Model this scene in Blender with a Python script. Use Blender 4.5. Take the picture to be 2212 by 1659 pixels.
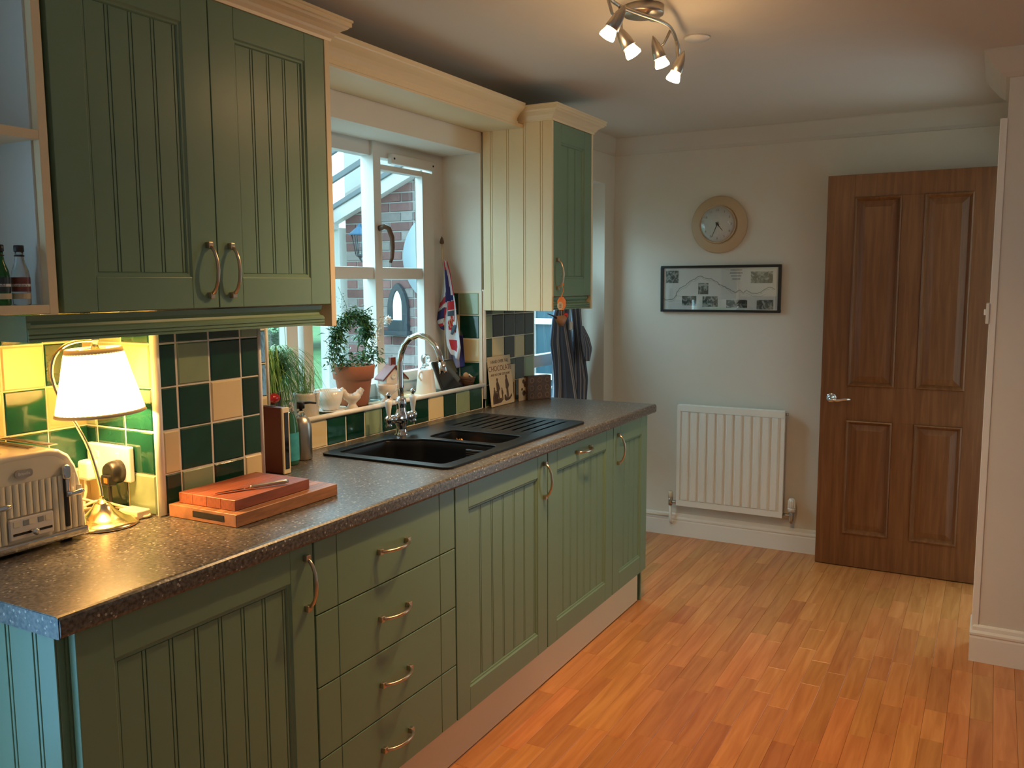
import bpy, math, random
from math import pi, sin, cos, radians
from mathutils import Vector, Matrix, noise
random.seed(7)
for o in list(bpy.data.objects): bpy.data.objects.remove(o)
SC = bpy.context.scene; COL = SC.collection
# ---------------------------------------------------------------- camera
cd = bpy.data.cameras.new('camera'); cam = bpy.data.objects.new('camera', cd); COL.objects.link(cam)
cd.sensor_fit = 'HORIZONTAL'; cd.sensor_width = 36; cd.lens = 1881.37 / 2212 * 36
cd.clip_start = .02; cd.clip_end = 200
RT = Vector((0.4845349, -0.87475886, -0.0047817)); UP = Vector((0.10210757, 0.05112753, 0.99345861)); FW = Vector((0.86879225, 0.48185362, -0.11409258))
cm = Matrix((RT, UP, -FW)).transposed().to_4x4(); cm.translation = Vector((-0.8476, -1.3255, 1.45414))
cam.matrix_world = cm; SC.camera = cam
# ---------------------------------------------------------------- world, daylight, exposure
W = bpy.data.worlds.new('World'); SC.world = W; W.use_nodes = True
wb = W.node_tree.nodes['Background']; wb.inputs[0].default_value = (.60, .90, 1.02, 1); wb.inputs[1].default_value = 3.6
SC.view_settings.view_transform = 'Standard'; SC.view_settings.look = 'None'; SC.view_settings.gamma = 1
SC.view_settings.exposure = 0.0; SC.view_settings.use_curve_mapping = False
def area(name, loc, rot, sx, sy, power, col):
    l = bpy.data.lights.new(name, 'AREA'); l.shape = 'RECTANGLE'; l.size = sx; l.size_y = sy; l.energy = power; l.color = col
    o = bpy.data.objects.new(name, l); o.location = loc; o.rotation_euler = rot; COL.objects.link(o); return o
# daylight entering by the glazed patio door beside the camera (faces -y)
area('patio_daylight', (-.905, .93, 1.0), (radians(-90), 0, 0), 1.1, 1.8, 25, (.16, .52, 1.0))
area('lean_to_fill', (2.2, 1.65, 2.56), (radians(-22.8), 0, 0), 4.2, 1.4, 160, (.56, .90, 1.0))  # added lamp under the lean-to roof, out of view, boosts the daylight indoors
WARM = (1, .59, .25)
def spot(name, loc, target, power, ang=130, blend=.9, size=.022, col=WARM):
    l = bpy.data.lights.new(name, 'SPOT'); l.energy = power; l.color = col; l.spot_size = radians(ang); l.spot_blend = blend; l.shadow_soft_size = size
    o = bpy.data.objects.new(name, l); o.location = loc
    o.rotation_euler = (Vector(target) - Vector(loc)).to_track_quat('-Z', 'Y').to_euler(); COL.objects.link(o); return o
def point(name, loc, power, size=.03, col=WARM):
    l = bpy.data.lights.new(name, 'POINT'); l.energy = power; l.color = col; l.shadow_soft_size = size
    o = bpy.data.objects.new(name, l); o.location = loc; COL.objects.link(o); return o
# added warm fill light without a fitting, unseen above and behind the camera
point('rear_warm_fill', (-1.6, -1.6, 2.05), 4, .06)

# ---------------------------------------------------------------- materials
MAT = {}
def S(h):  # sRGB hex -> linear
    v = [int(h[i:i+2], 16) / 255 for i in (0, 2, 4)]
    return tuple(x / 12.92 if x <= .04045 else ((x + .055) / 1.055) ** 2.4 for x in v) + (1,)
def lin(c): return tuple(c) + (1,) if len(c) == 3 else tuple(c)
def mat(name, col, rough=.5, metal=0, spec=.5, var=0, scale=8, bump=0, bscale=40, trans=0, emit=None, estr=0, coat=0, obj_var=0, sheen=0, subs=0, stretch=None, coord='Object'):
    m = bpy.data.materials.new(name); m.use_nodes = True; MAT[name] = m
    nt = m.node_tree; b = nt.nodes['Principled BSDF']; L = nt.links
    b.inputs['Base Color'].default_value = lin(col); b.inputs['Roughness'].default_value = rough; b.inputs['Metallic'].default_value = metal
    b.inputs['Specular IOR Level'].default_value = spec
    b.inputs['Coat Weight'].default_value = coat; b.inputs['Coat Roughness'].default_value = .08
    if trans: b.inputs['Transmission Weight'].default_value = trans
    if emit: b.inputs['Emission Color'].default_value = lin(emit); b.inputs['Emission Strength'].default_value = estr
    tc = nt.nodes.new('ShaderNodeTexCoord'); src = tc.outputs[coord]
    if stretch:
        mp = nt.nodes.new('ShaderNodeMapping'); mp.inputs['Scale'].default_value = stretch; L.new(src, mp.inputs[0]); src = mp.outputs[0]
    last = None
    if var:
        n = nt.nodes.new('ShaderNodeTexNoise'); n.inputs['Scale'].default_value = scale; n.inputs['Detail'].default_value = 5; L.new(src, n.inputs['Vector'])
        mx = nt.nodes.new('ShaderNodeMix'); mx.data_type = 'RGBA'
        c = lin(col); mx.inputs[6].default_value = tuple(x * (1 - var) for x in c[:3]) + (1,); mx.inputs[7].default_value = tuple(min(1, x * (1 + var)) for x in c[:3]) + (1,)
        L.new(n.outputs['Fac'], mx.inputs[0]); last = mx.outputs[2]; m['mixA'] = 1
    if obj_var:
        oi = nt.nodes.new('ShaderNodeObjectInfo'); hs = nt.nodes.new('ShaderNodeHueSaturation')
        mr = nt.nodes.new('ShaderNodeMapRange'); mr.inputs[3].default_value = 1 - obj_var; mr.inputs[4].default_value = 1 + obj_var
        L.new(oi.outputs['Random'], mr.inputs[0]); L.new(mr.outputs[0], hs.inputs['Value'])
        if last: L.new(last, hs.inputs['Color'])
        else: hs.inputs['Color'].default_value = lin(col)
        last = hs.outputs[0]
    if last: L.new(last, b.inputs['Base Color'])
    if bump:
        n2 = nt.nodes.new('ShaderNodeTexNoise'); n2.inputs['Scale'].default_value = bscale; n2.inputs['Detail'].default_value = 3; L.new(src, n2.inputs['Vector'])
        bp = nt.nodes.new('ShaderNodeBump'); bp.inputs['Strength'].default_value = bump; bp.inputs['Distance'].default_value = .004
        L.new(n2.outputs['Fac'], bp.inputs['Height']); L.new(bp.outputs[0], b.inputs['Normal'])
    return m
mat('wall_paint', (.74, .70, .62), .75, var=.03, scale=3, bump=.05, bscale=90)
mat('ceiling_paint', (.64, .60, .53), .85, bump=.04, bscale=60)
mat('white_gloss', (.86, .84, .78), .3)
mat('upvc', (.66, .65, .62), .32)
mat('cream_paint', (.80, .66, .42), .35, var=.03, scale=4)
mat('green_paint', (.165, .265, .170), .34, spec=.5, var=.03, scale=5, bump=.03, bscale=120)
mat('melamine', (.62, .62, .58), .5)
mat('dark_gap', (.02, .018, .015), .8)
mat('grout', (.80, .74, .60), .85, bump=.3, bscale=200)
mat('tile_dark', (.006, .048, .030), .10, var=.5, scale=14, bump=.25, bscale=22, obj_var=.25, coat=.4)
mat('tile_sage', (.26, .34, .20), .13, var=.18, scale=12, bump=.25, bscale=22, obj_var=.12, coat=.4)
mat('tile_cream', (.74, .60, .33), .15, var=.06, scale=9, bump=.2, bscale=22, obj_var=.06, coat=.4)
mat('tile_blue', (.018, .035, .040), .12, var=.4, scale=14, bump=.25, bscale=22, obj_var=.25, coat=.4)
mat('nickel', (.60, .46, .34), .28, 1)
mat('steel', (.55, .50, .44), .33, 1)
mat('chrome', (.78, .78, .80), .07, 1)
mat('brass_nickel', (.75, .62, .40), .18, 1, stretch=(1, 1, 1))
mat('black_plastic', (.012, .012, .013), .35)
mat('black_glass', (.006, .006, .007), .08, coat=.6)
mat('sink_black', (.005, .0055, .007), .34, spec=.3, bump=.12, bscale=500)
mat('white_plastic', (.82, .80, .74), .35)
mat('cream_enamel', (.78, .70, .52), .22, coat=.4)
mat('terracotta', (.42, .15, .08), .8, var=.15, scale=12, bump=.15, bscale=60)
mat('soil', (.04, .025, .015), .95, bump=.8, bscale=90)
mat('leaf_dark', (.05, .17, .06), .4, var=.4, scale=30)
mat('leaf_grass', (.20, .40, .10), .45, var=.4, scale=18)
mat('stem_dry', (.50, .40, .26), .8)
mat('porcelain', (.72, .66, .60), .25)
mat('white_china', (.80, .80, .78), .18)
mat('red_paint', (.33, .012, .012), .25)
mat('brown_red', (.17, .035, .025), .38, var=.1)
mat('dark_wood', (.10, .045, .02), .5, var=.2, scale=12)
mat('board_wood', (.40, .175, .08), .42, var=.7, scale=5, stretch=(3, 40, 20), obj_var=.3)
mat('board_red', (.33, .095, .05), .42, var=.6, scale=5, stretch=(3, 40, 20), obj_var=.25)
mat('board_end', (.40, .18, .09), .5, var=.8, scale=26)
mat('light_wood', (.62, .45, .28), .5, var=.15, scale=14)
mat('clock_rim', (.58, .42, .26), .45, var=.08)
mat('paper_cream', (.62, .50, .32), .7, var=.06, scale=20)
mat('paper_white', (.72, .73, .70), .6, var=.04, scale=10)
mat('print_brown', (.09, .05, .03), .7, var=.3, scale=60)
mat('print_red', (.18, .06, .04), .7)
mat('print_grey', (.25, .27, .27), .6, var=.2, scale=50)
mat('orange_print', (.80, .22, .02), .5, var=.15)
mat('bird_wood', (.22, .11, .05), .5, var=.2)
mat('fence_dark', (.05, .07, .05), .8, var=.5, scale=4)
mat('lawn', (.12, .26, .09), .9, var=.4, scale=3)
mat('hedge', (.07, .15, .06), .9, var=.4, scale=6)
mat('pale_foliage', (.22, .27, .20), .9, var=.3, scale=2)
mat('brick', (.20, .10, .095), .85, var=.25, scale=20, bump=.5, bscale=60, obj_var=.35)
mat('brick_pale', (.25, .22, .21), .85, var=.25, scale=20, bump=.5, bscale=60, obj_var=.2)
mat('mortar', (.38, .37, .35), .95)
mat('pale_disc', (.38, .46, .52), .4)
mat('blue_board', (.03, .13, .24), .4)
mat('slate_black', (.03, .04, .05), .35)
mat('mirror', (.80, .85, .88), .03, 1)
mat('cork', (.42, .26, .14), .8)
mat('yellow_food', (.85, .35, .03), .5)
mat('liquid_green', (.03, .12, .07), .15)
mat('label_blue', (.05, .35, .42), .4, var=.5, scale=40)
mat('clear_plastic', (.85, .9, .92), .08, trans=.9)
mat('green_glass', (.02, .22, .05), .05, trans=.75)
mat('cable', (.70, .60, .42), .45)
mat('patterned_box', (.10, .065, .05), .7, var=.6, scale=70)
mat('bar_grey', (.16, .19, .20), .5)
mat('paving', (.30, .28, .26), .9, var=.2)
mat('teal_dark', (.03, .08, .11), .15)

def glass(name, tint=(.92, .97, .98), rough=0.0, gl=.10):
    m = bpy.data.materials.new(name); m.use_nodes = True; MAT[name] = m; nt = m.node_tree; nt.nodes.clear()
    out = nt.nodes.new('ShaderNodeOutputMaterial'); tr = nt.nodes.new('ShaderNodeBsdfTransparent'); tr.inputs[0].default_value = lin(tint)
    g = nt.nodes.new('ShaderNodeBsdfGlossy'); g.inputs['Roughness'].default_value = rough
    mx = nt.nodes.new('ShaderNodeMixShader'); mx.inputs[0].default_value = .07; nt.links.new(tr.outputs[0], mx.inputs[1]); nt.links.new(g.outputs[0], mx.inputs[2])
    nt.links.new(mx.outputs[0], out.inputs[0]); return m
glass('window_glass'); glass('picture_glass', (.95, .95, .95)); glass('dark_glass', (.35, .5, .55))
# lampshade cloth: diffuse + translucent
m = bpy.data.materials.new('shade_cloth'); m.use_nodes = True; MAT['shade_cloth'] = m; nt = m.node_tree; nt.nodes.clear()
o_ = nt.nodes.new('ShaderNodeOutputMaterial'); d_ = nt.nodes.new('ShaderNodeBsdfDiffuse'); t_ = nt.nodes.new('ShaderNodeBsdfTranslucent'); x_ = nt.nodes.new('ShaderNodeMixShader')
d_.inputs[0].default_value = (.85, .75, .55, 1); t_.inputs[0].default_value = (.95, .80, .55, 1); x_.inputs[0].default_value = .55
nt.links.new(d_.outputs[0], x_.inputs[1]); nt.links.new(t_.outputs[0], x_.inputs[2]); nt.links.new(x_.outputs[0], o_.inputs[0])
def emission(name, col, s):
    m = bpy.data.materials.new(name); m.use_nodes = True; MAT[name] = m; nt = m.node_tree; nt.nodes.clear()
    o = nt.nodes.new('ShaderNodeOutputMaterial'); e = nt.nodes.new('ShaderNodeEmission'); e.inputs[0].default_value = lin(col); e.inputs[1].default_value = s
    nt.links.new(e.outputs[0], o.inputs[0])
emission('lamp_glow', (1, .78, .48), 9); emission('shade_bulb', (1, .72, .40), 30)
# polycarbonate roof sheet
m = bpy.data.materials.new('roof_sheet'); m.use_nodes = True; MAT['roof_sheet'] = m; nt = m.node_tree; nt.nodes.clear()
o_ = nt.nodes.new('ShaderNodeOutputMaterial'); d_ = nt.nodes.new('ShaderNodeBsdfTransparent'); t_ = nt.nodes.new('ShaderNodeBsdfTranslucent'); x_ = nt.nodes.new('ShaderNodeMixShader')
d_.inputs[0].default_value = (.95, .98, 1, 1); t_.inputs[0].default_value = (.9, .95, 1, 1); x_.inputs[0].default_value = .18
nt.links.new(d_.outputs[0], x_.inputs[1]); nt.links.new(t_.outputs[0], x_.inputs[2]); nt.links.new(x_.outputs[0], o_.inputs[0])
# speckled laminate worktop
def speckle(name):
    m = mat(name, (.13, .105, .085), .30, spec=.5, coat=.0); nt = m.node_tree; L = nt.links; b = nt.nodes['Principled BSDF']
    tc = nt.nodes.new('ShaderNodeTexCoord')
    n = nt.nodes.new('ShaderNodeTexNoise'); n.inputs['Scale'].default_value = 130; n.inputs['Detail'].default_value = 3; L.new(tc.outputs['Object'], n.inputs[0])
    r = nt.nodes.new('ShaderNodeValToRGB'); e = r.color_ramp.elements
    e[0].position = .36; e[0].color = (.042, .038, .033, 1); e[1].position = .66; e[1].color = (.165, .148, .126, 1); L.new(n.outputs['Fac'], r.inputs[0])
    v = nt.nodes.new('ShaderNodeTexVoronoi'); v.inputs['Scale'].default_value = 95; L.new(tc.outputs['Object'], v.inputs[0])
    lt = nt.nodes.new('ShaderNodeMath'); lt.operation = 'LESS_THAN'; lt.inputs[1].default_value = .26; L.new(v.outputs['Distance'], lt.inputs[0])
    n3 = nt.nodes.new('ShaderNodeTexNoise'); n3.inputs['Scale'].default_value = 48; L.new(tc.outputs['Object'], n3.inputs[0])
    g3 = nt.nodes.new('ShaderNodeMath'); g3.operation = 'GREATER_THAN'; g3.inputs[1].default_value = .53; L.new(n3.outputs['Fac'], g3.inputs[0])
    ml = nt.nodes.new('ShaderNodeMath'); ml.operation = 'MULTIPLY'; L.new(lt.outputs[0], ml.inputs[0]); L.new(g3.outputs[0], ml.inputs[1])
    mx = nt.nodes.new('ShaderNodeMix'); mx.data_type = 'RGBA'; L.new(ml.outputs[0], mx.inputs[0]); L.new(r.outputs[0], mx.inputs[6]); mx.inputs[7].default_value = (.42, .38, .32, 1)
    L.new(mx.outputs[2], b.inputs['Base Color'])
    bp = nt.nodes.new('ShaderNodeBump'); bp.inputs['Strength'].default_value = .10; bp.inputs['Distance'].default_value = .002; L.new(n.outputs['Fac'], bp.inputs['Height']); L.new(bp.outputs[0], b.inputs['Normal'])
speckle('worktop_laminate')
# wood with grain: used for floor staves and the oak door
def wood(name, ca, cb, cc, rough, stretch, ovar=True, wscale=2.2, per_obj=.5):
    m = mat(name, ca, rough, spec=.5); nt = m.node_tree; L = nt.links; b = nt.nodes['Principled BSDF']
    tc = nt.nodes.new('ShaderNodeTexCoord'); oi = nt.nodes.new('ShaderNodeObjectInfo')
    ad = nt.nodes.new('ShaderNodeVectorMath'); ad.operation = 'ADD'; cx = nt.nodes.new('ShaderNodeCombineXYZ')
    mu = nt.nodes.new('ShaderNodeMath'); mu.operation = 'MULTIPLY'; mu.inputs[1].default_value = 37.0; L.new(oi.outputs['Random'], mu.inputs[0])
    L.new(mu.outputs[0], cx.inputs[0]); L.new(mu.outputs[0], cx.inputs[1]); L.new(mu.outputs[0], cx.inputs[2])
    L.new(tc.outputs['Object'], ad.inputs[0]); L.new(cx.outputs[0], ad.inputs[1])
    mp = nt.nodes.new('ShaderNodeMapping'); mp.inputs['Scale'].default_value = stretch; L.new(ad.outputs[0], mp.inputs[0])
    n = nt.nodes.new('ShaderNodeTexNoise'); n.inputs['Scale'].default_value = wscale; n.inputs['Detail'].default_value = 8; n.inputs['Distortion'].default_value = .6; L.new(mp.outputs[0], n.inputs[0])
    r = nt.nodes.new('ShaderNodeValToRGB'); e = r.color_ramp.elements; e[0].position = .30; e[0].color = lin(cb); e[1].position = .68; e[1].color = lin(cc)
    k = e.new(.5); k.color = lin(ca); L.new(n.outputs['Fac'], r.inputs[0])
    hs = nt.nodes.new('ShaderNodeHueSaturation'); L.new(r.outputs[0], hs.inputs['Color'])
    if ovar:
        mr = nt.nodes.new('ShaderNodeMapRange'); mr.inputs[3].default_value = 1 - per_obj; mr.inputs[4].default_value = 1 + per_obj * .7; L.new(oi.outputs['Random'], mr.inputs[0]); L.new(mr.outputs[0], hs.inputs['Value'])
        m2 = nt.nodes.new('ShaderNodeMath'); m2.operation = 'MULTIPLY'; m2.inputs[1].default_value = 7.31; L.new(oi.outputs['Random'], m2.inputs[0])
        fr = nt.nodes.new('ShaderNodeMath'); fr.operation = 'FRACT'; L.new(m2.outputs[0], fr.inputs[0])
        mh = nt.nodes.new('ShaderNodeMapRange'); mh.inputs[3].default_value = .494; mh.inputs[4].default_value = .506; L.new(fr.outputs[0], mh.inputs[0]); L.new(mh.outputs[0], hs.inputs['Hue'])
    L.new(hs.outputs[0], b.inputs['Base Color'])
    bp = nt.nodes.new('ShaderNodeBump'); bp.inputs['Strength'].default_value = .12; bp.inputs['Distance'].default_value = .002; L.new(n.outputs['Fac'], bp.inputs['Height']); L.new(bp.outputs[0], b.inputs['Normal'])
    return m
wood('floor_wood', (.60, .240, .074), (.50, .185, .054), (.68, .29, .095), .27, (1.3, 16, 16), per_obj=.17)
wood('oak_door', (.20, .075, .026), (.16, .056, .019), (.245, .098, .036), .33, (22, 22, 1.5), ovar=False)
# striped apron cloth (stripes run down the cloth in UV u)
def striped(name):
    m = mat(name, (.1, .13, .2), .85); nt = m.node_tree; L = nt.links; b = nt.nodes['Principled BSDF']
    uv = nt.nodes.new('ShaderNodeUVMap'); sp = nt.nodes.new('ShaderNodeSeparateXYZ'); L.new(uv.outputs[0], sp.inputs[0])
    mu = nt.nodes.new('ShaderNodeMath'); mu.operation = 'MULTIPLY'; mu.inputs[1].default_value = 9; L.new(sp.outputs[0], mu.inputs[0])
    fr = nt.nodes.new('ShaderNodeMath'); fr.operation = 'FRACT'; L.new(mu.outputs[0], fr.inputs[0])
    r = nt.nodes.new('ShaderNodeValToRGB'); r.color_ramp.interpolation = 'CONSTANT'; e = r.color_ramp.elements
    e[0].position = 0; e[0].color = (.10, .13, .20, 1); e[1].position = .52; e[1].color = (.55, .50, .48, 1)
    for p_, c_ in ((.60, (.20, .22, .28, 1)), (.72, (.48, .44, .42, 1)), (.78, (.06, .07, .10, 1))): q = e.new(p_); q.color = c_
    L.new(fr.outputs[0], r.inputs[0]); L.new(r.outputs[0], b.inputs['Base Color'])
striped('apron_cloth')
def vcol(name, rough=.8):
    m = mat(name, (.5, .5, .5), rough); nt = m.node_tree; a = nt.nodes.new('ShaderNodeVertexColor'); a.layer_name = 'print'
    nt.links.new(a.outputs[0], nt.nodes['Principled BSDF'].inputs['Base Color'])
vcol('flag_cloth')
def photo(name):
    m = mat(name, (.1, .1, .1), .5); nt = m.node_tree; L = nt.links
    tc = nt.nodes.new('ShaderNodeTexCoord'); n = nt.nodes.new('ShaderNodeTexNoise'); n.inputs['Scale'].default_value = 38; n.inputs['Detail'].default_value = 6; n.inputs['Distortion'].default_value = 1.2
    L.new(tc.outputs['Object'], n.inputs[0]); r = nt.nodes.new('ShaderNodeValToRGB'); e = r.color_ramp.elements
    e[0].position = .40; e[0].color = (.03, .045, .045, 1); e[1].position = .60; e[1].color = (.42, .44, .42, 1); k = e.new(.50); k.color = (.12, .15, .14, 1)
    L.new(n.outputs['Fac'], r.inputs[0]); L.new(r.outputs[0], nt.nodes['Principled BSDF'].inputs['Base Color'])
photo('photo_print')

# ---------------------------------------------------------------- mesh builder
class MB:
    def __init__(s): s.v = []; s.f = []; s.sm = []
    def add(s, vs, fs, smooth=False):
        b = len(s.v); s.v += [tuple(v) for v in vs]; s.f += [tuple(i + b for i in f) for f in fs]; s.sm += [smooth] * len(fs); return s
    def box(s, x0, y0, z0, x1, y1, z1):
        x0, x1 = sorted((x0, x1)); y0, y1 = sorted((y0, y1)); z0, z1 = sorted((z0, z1))
        return s.add([(x0,y0,z0),(x1,y0,z0),(x1,y1,z0),(x0,y1,z0),(x0,y0,z1),(x1,y0,z1),(x1,y1,z1),(x0,y1,z1)],
                     [(0,3,2,1),(4,5,6,7),(0,1,5,4),(1,2,6,5),(2,3,7,6),(3,0,4,7)])
    def loft(s, rings, cap0=True, cap1=True, smooth=True, closed=True):
        n = len(rings[0]); vs = [v for r in rings for v in r]; fs = []
        for i in range(len(rings) - 1):
            for j in range(n if closed else n - 1):
                k = (j + 1) % n; fs.append((i*n+j, i*n+k, (i+1)*n+k, (i+1)*n+j))
        s.add(vs, fs, smooth)
        if cap0: s.add(rings[0], [tuple(range(n))[::-1]])
        if cap1: s.add(rings[-1], [tuple(range(n))])
        return s
    def lathe(s, prof, c=(0,0,0), seg=28, axis='z', cap0=True, cap1=True, sx=1, sy=1, smooth=True):
        rings = []
        for r, h in prof:
            ring = []
            for i in range(seg):
                a = 2*pi*i/seg; p = (r*cos(a)*sx, r*sin(a)*sy, h)
                if axis == 'x': p = (p[2], p[0], p[1])
                elif axis == 'y': p = (p[1], p[2], p[0])
                ring.append((p[0]+c[0], p[1]+c[1], p[2]+c[2]))
            rings.append(ring)
        return s.loft(rings, cap0, cap1, smooth)
    def tube(s, pts, r, seg=10, smooth=True, close_ends=True):
        pts = [Vector(p) for p in pts]; n = len(pts); rr = r if isinstance(r, (list, tuple)) else [r]*n
        rings = []; u = None
        for i, p in enumerate(pts):
            t = (pts[min(i+1, n-1)] - pts[max(i-1, 0)]).normalized()
            if u is None: u = t.orthogonal().normalized()
            else: u = (u - t*u.dot(t)).normalized()
            w = t.cross(u)
            rings.append([tuple(p + (u*cos(2*pi*k/seg) + w*sin(2*pi*k/seg))*rr[i]) for k in range(seg)])
        return s.loft(rings, close_ends, close_ends, smooth)
    def prism(s, poly, a0, a1, axis='x', smooth=False):
        # poly is (p,q): axis x -> (y,z); y -> (x,z); z -> (x,y)
        def P(p, a): return (a, p[0], p[1]) if axis == 'x' else (p[0], a, p[1]) if axis == 'y' else (p[0], p[1], a)
        return s.loft([[P(p, a0) for p in poly], [P(p, a1) for p in poly]], True, True, smooth)
    def sphere(s, c, r, seg=16, rings=10, sx=1, sy=1, sz=1):
        prof = []; R = []
        for i in range(rings+1):
            a = -pi/2 + pi*i/rings; R.append([(c[0]+max(cos(a),1e-3)*r*sx*cos(2*pi*k/seg), c[1]+max(cos(a),1e-3)*r*sy*sin(2*pi*k/seg), c[2]+sin(a)*r*sz) for k in range(seg)])
        return s.loft(R)
    def xf(s, M, start=0):
        for i in range(start, len(s.v)): s.v[i] = tuple(M @ Vector(s.v[i]))
        return s
    def build(s, name, m, parent=None, bevel=0, seg=2, off=None, uv=None, autosmooth=False):
        me = bpy.data.meshes.new(name)
        if parent is not None and off is None: off = Vector(parent.get('_w', (0,0,0)))
        vs = s.v if off is None else [(v[0]-off[0], v[1]-off[1], v[2]-off[2]) for v in s.v]
        me.from_pydata(vs, [], s.f); me.polygons.foreach_set('use_smooth', s.sm)
        me.materials.append(MAT[m]); me.validate(); me.update()
        import bmesh
        bm = bmesh.new(); bm.from_mesh(me); bmesh.ops.remove_doubles(bm, verts=bm.verts, dist=1e-6); bmesh.ops.recalc_face_normals(bm, faces=bm.faces); bm.to_mesh(me); bm.free()
        o = bpy.data.objects.new(name, me); COL.objects.link(o)
        if parent is not None: o.parent = parent; o['_w'] = parent.get('_w', (0,0,0))
        if bevel:
            b = o.modifiers.new('bevel', 'BEVEL'); b.width = bevel; b.segments = seg; b.limit_method = 'ANGLE'; b.angle_limit = radians(40)
        return o
def frame(mb, x0, x1, z0, z1, w, y0, y1, wt=None, wb_=None):
    wt = w if wt is None else wt; wb_ = w if wb_ is None else wb_
    mb.box(x0, y0, z0, x0+w, y1, z1); mb.box(x1-w, y0, z0, x1, y1, z1); mb.box(x0+w, y0, z1-wt, x1-w, y1, z1)
    if wb_: mb.box(x0+w, y0, z0, x1-w, y1, z0+wb_)
    return mb
def pane(x0, x1, y, z0, z1, parent, m='window_glass', name='pane'):
    # one sheet of glass facing the room (-y)
    mb = MB(); mb.add([(x0, y, z0), (x1, y, z0), (x1, y, z1), (x0, y, z1)], [(0, 1, 2, 3)])
    o = mb.build(name, m, parent)
    if o.data.polygons[0].normal.y > 0: o.data.flip_normals()
    return o
def place(o, loc):
    # make the object's origin sit at loc without moving its geometry (top-level meshes)
    M = Matrix.Translation(-Vector(loc)); o.data.transform(M); o.location = loc; return o
def thing(name, label, cat, loc, group=None):
    o = bpy.data.objects.new(name, None); COL.objects.link(o); o.location = loc; o.empty_display_size = .05
    o['_w'] = tuple(loc); o['label'] = label; o['category'] = cat
    if group: o['group'] = group
    return o
def tag(o, label, cat, group=None):
    o['label'] = label; o['category'] = cat
    if group: o['group'] = group
    return o
def base_of(o):
    me = o.data; xs = [v.co for v in me.vertices]
    lo = Vector([min(c[i] for c in xs) for i in range(3)]); hi = Vector([max(c[i] for c in xs) for i in range(3)])
    return place(o, ((lo.x+hi.x)/2, (lo.y+hi.y)/2, lo.z))
def single(mb, name, m, label, cat, group=None, **k):
    o = mb.build(name, m, None, **k); base_of(o); return tag(o, label, cat, group)
def struct(mb, name, m, **k):
    o = mb.build(name, m, None, **k); o['kind'] = 'structure'; return o
def dup(src, delta=(0,0,0), parent=None):
    c = src.copy(); COL.objects.link(c); c.location = Vector(src.location) + Vector(delta)
    if parent is not None: c.parent = parent
    return c
def rrect(x0, y0, x1, y1, r, z, n=5, plane='xy'):
    P = []
    for cx, cy, a0 in ((x1-r, y1-r, 0), (x0+r, y1-r, 90), (x0+r, y0+r, 180), (x1-r, y0+r, 270)):
        for i in range(n+1):
            a = radians(a0 + 90*i/n); P.append((cx + r*cos(a), cy + r*sin(a)))
    return [(p[0], p[1], z) if plane == 'xy' else (p[0], z, p[1]) if plane == 'xz' else (z, p[0], p[1]) for p in P]
def sweep(path, prof, name, m, parent=None, **k):
    # path: xy points; outward = right-hand side of travel; prof: (outward offset, z) closed polygon
    n = len(path); R = []
    for i in range(n):
        p = Vector(path[i]); d0 = (p - Vector(path[i-1])).normalized() if i else None; d1 = (Vector(path[i+1]) - p).normalized() if i < n-1 else None
        d0 = d0 or d1; d1 = d1 or d0
        n0 = Vector((d0.y, -d0.x)); n1 = Vector((d1.y, -d1.x)); b = (n0 + n1).normalized(); q = 1 / max(.3, b.dot(n0))
        R.append([(p.x + b.x*o*q, p.y + b.y*o*q, z) for o, z in prof])
    mb = MB(); mb.loft(R, True, True, False); return mb.build(name, m, parent, **k)
def text(s, size, name, m, parent, M, ext=.0006, align='CENTER'):
    c = bpy.data.curves.new(name, 'FONT'); c.body = s; c.size = size; c.extrude = ext; c.align_x = align; c.align_y = 'CENTER'; c.resolution_u = 3
    t = bpy.data.objects.new(name, c); COL.objects.link(t); bpy.context.view_layer.update()
    me = bpy.data.meshes.new_from_object(t.evaluated_get(bpy.context.evaluated_depsgraph_get())); bpy.data.objects.remove(t)
    me.transform(M)
    if parent is not None: me.transform(Matrix.Translation(-Vector(parent.get('_w', (0,0,0)))))
    me.materials.clear(); me.materials.append(MAT[m]); o = bpy.data.objects.new(name, me); COL.objects.link(o)
    if parent is not None: o.parent = parent
    return o
def frame_M(origin, right, up):  # matrix taking (x right, y up, z out)
    r = Vector(right).normalized(); u = Vector(up).normalized(); n = r.cross(u)
    M = Matrix((r, u, n)).transposed().to_4x4(); M.translation = Vector(origin); return M
# ================================================================ ROOM SHELL
YW = .64; YO = .87; ZC = 2.27; XF = 3.93
def wallbox(mb, *boxes):
    for b in boxes: mb.box(*b)
    return mb
WX0, WX1, WZ0, WZ1 = 1.136, 2.425, 1.004, 2.01      # main window opening
DX0, DX1, DZ1 = 2.925, 3.79, 2.015                  # back door opening
PX0, PX1, PZ1 = -1.50, -.31, 2.05                   # patio door opening
w = struct(wallbox(MB(), (-3.6, YW, 0, PX0, YO, ZC), (PX0, YW, PZ1, PX1, YO, ZC), (PX1, YW, 0, WX0, YO, ZC), (WX0, YW, 0, WX1, YO, WZ0), (WX0, YW, WZ1, WX1, YO, ZC),
     (WX1, YW, 0, DX0, YO, ZC), (DX0, YW, DZ1, DX1, YO, ZC), (DX1, YW, 0, XF+.15, YO, ZC)), 'wall_left', 'wall_paint')
wall_left = w
wall_pier = struct(MB().box(.5112, .3822, .865, .8515, YW+.002, 1.399), 'wall_pier', 'grout')
wall_far = struct(MB().box(XF, -1.6, 0, XF+.15, YO, ZC), 'wall_far', 'wall_paint')
wall_right = struct(MB().box(2.842, -3.4, 0, 2.95, -1.327, ZC), 'wall_right', 'wall_paint')
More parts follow.
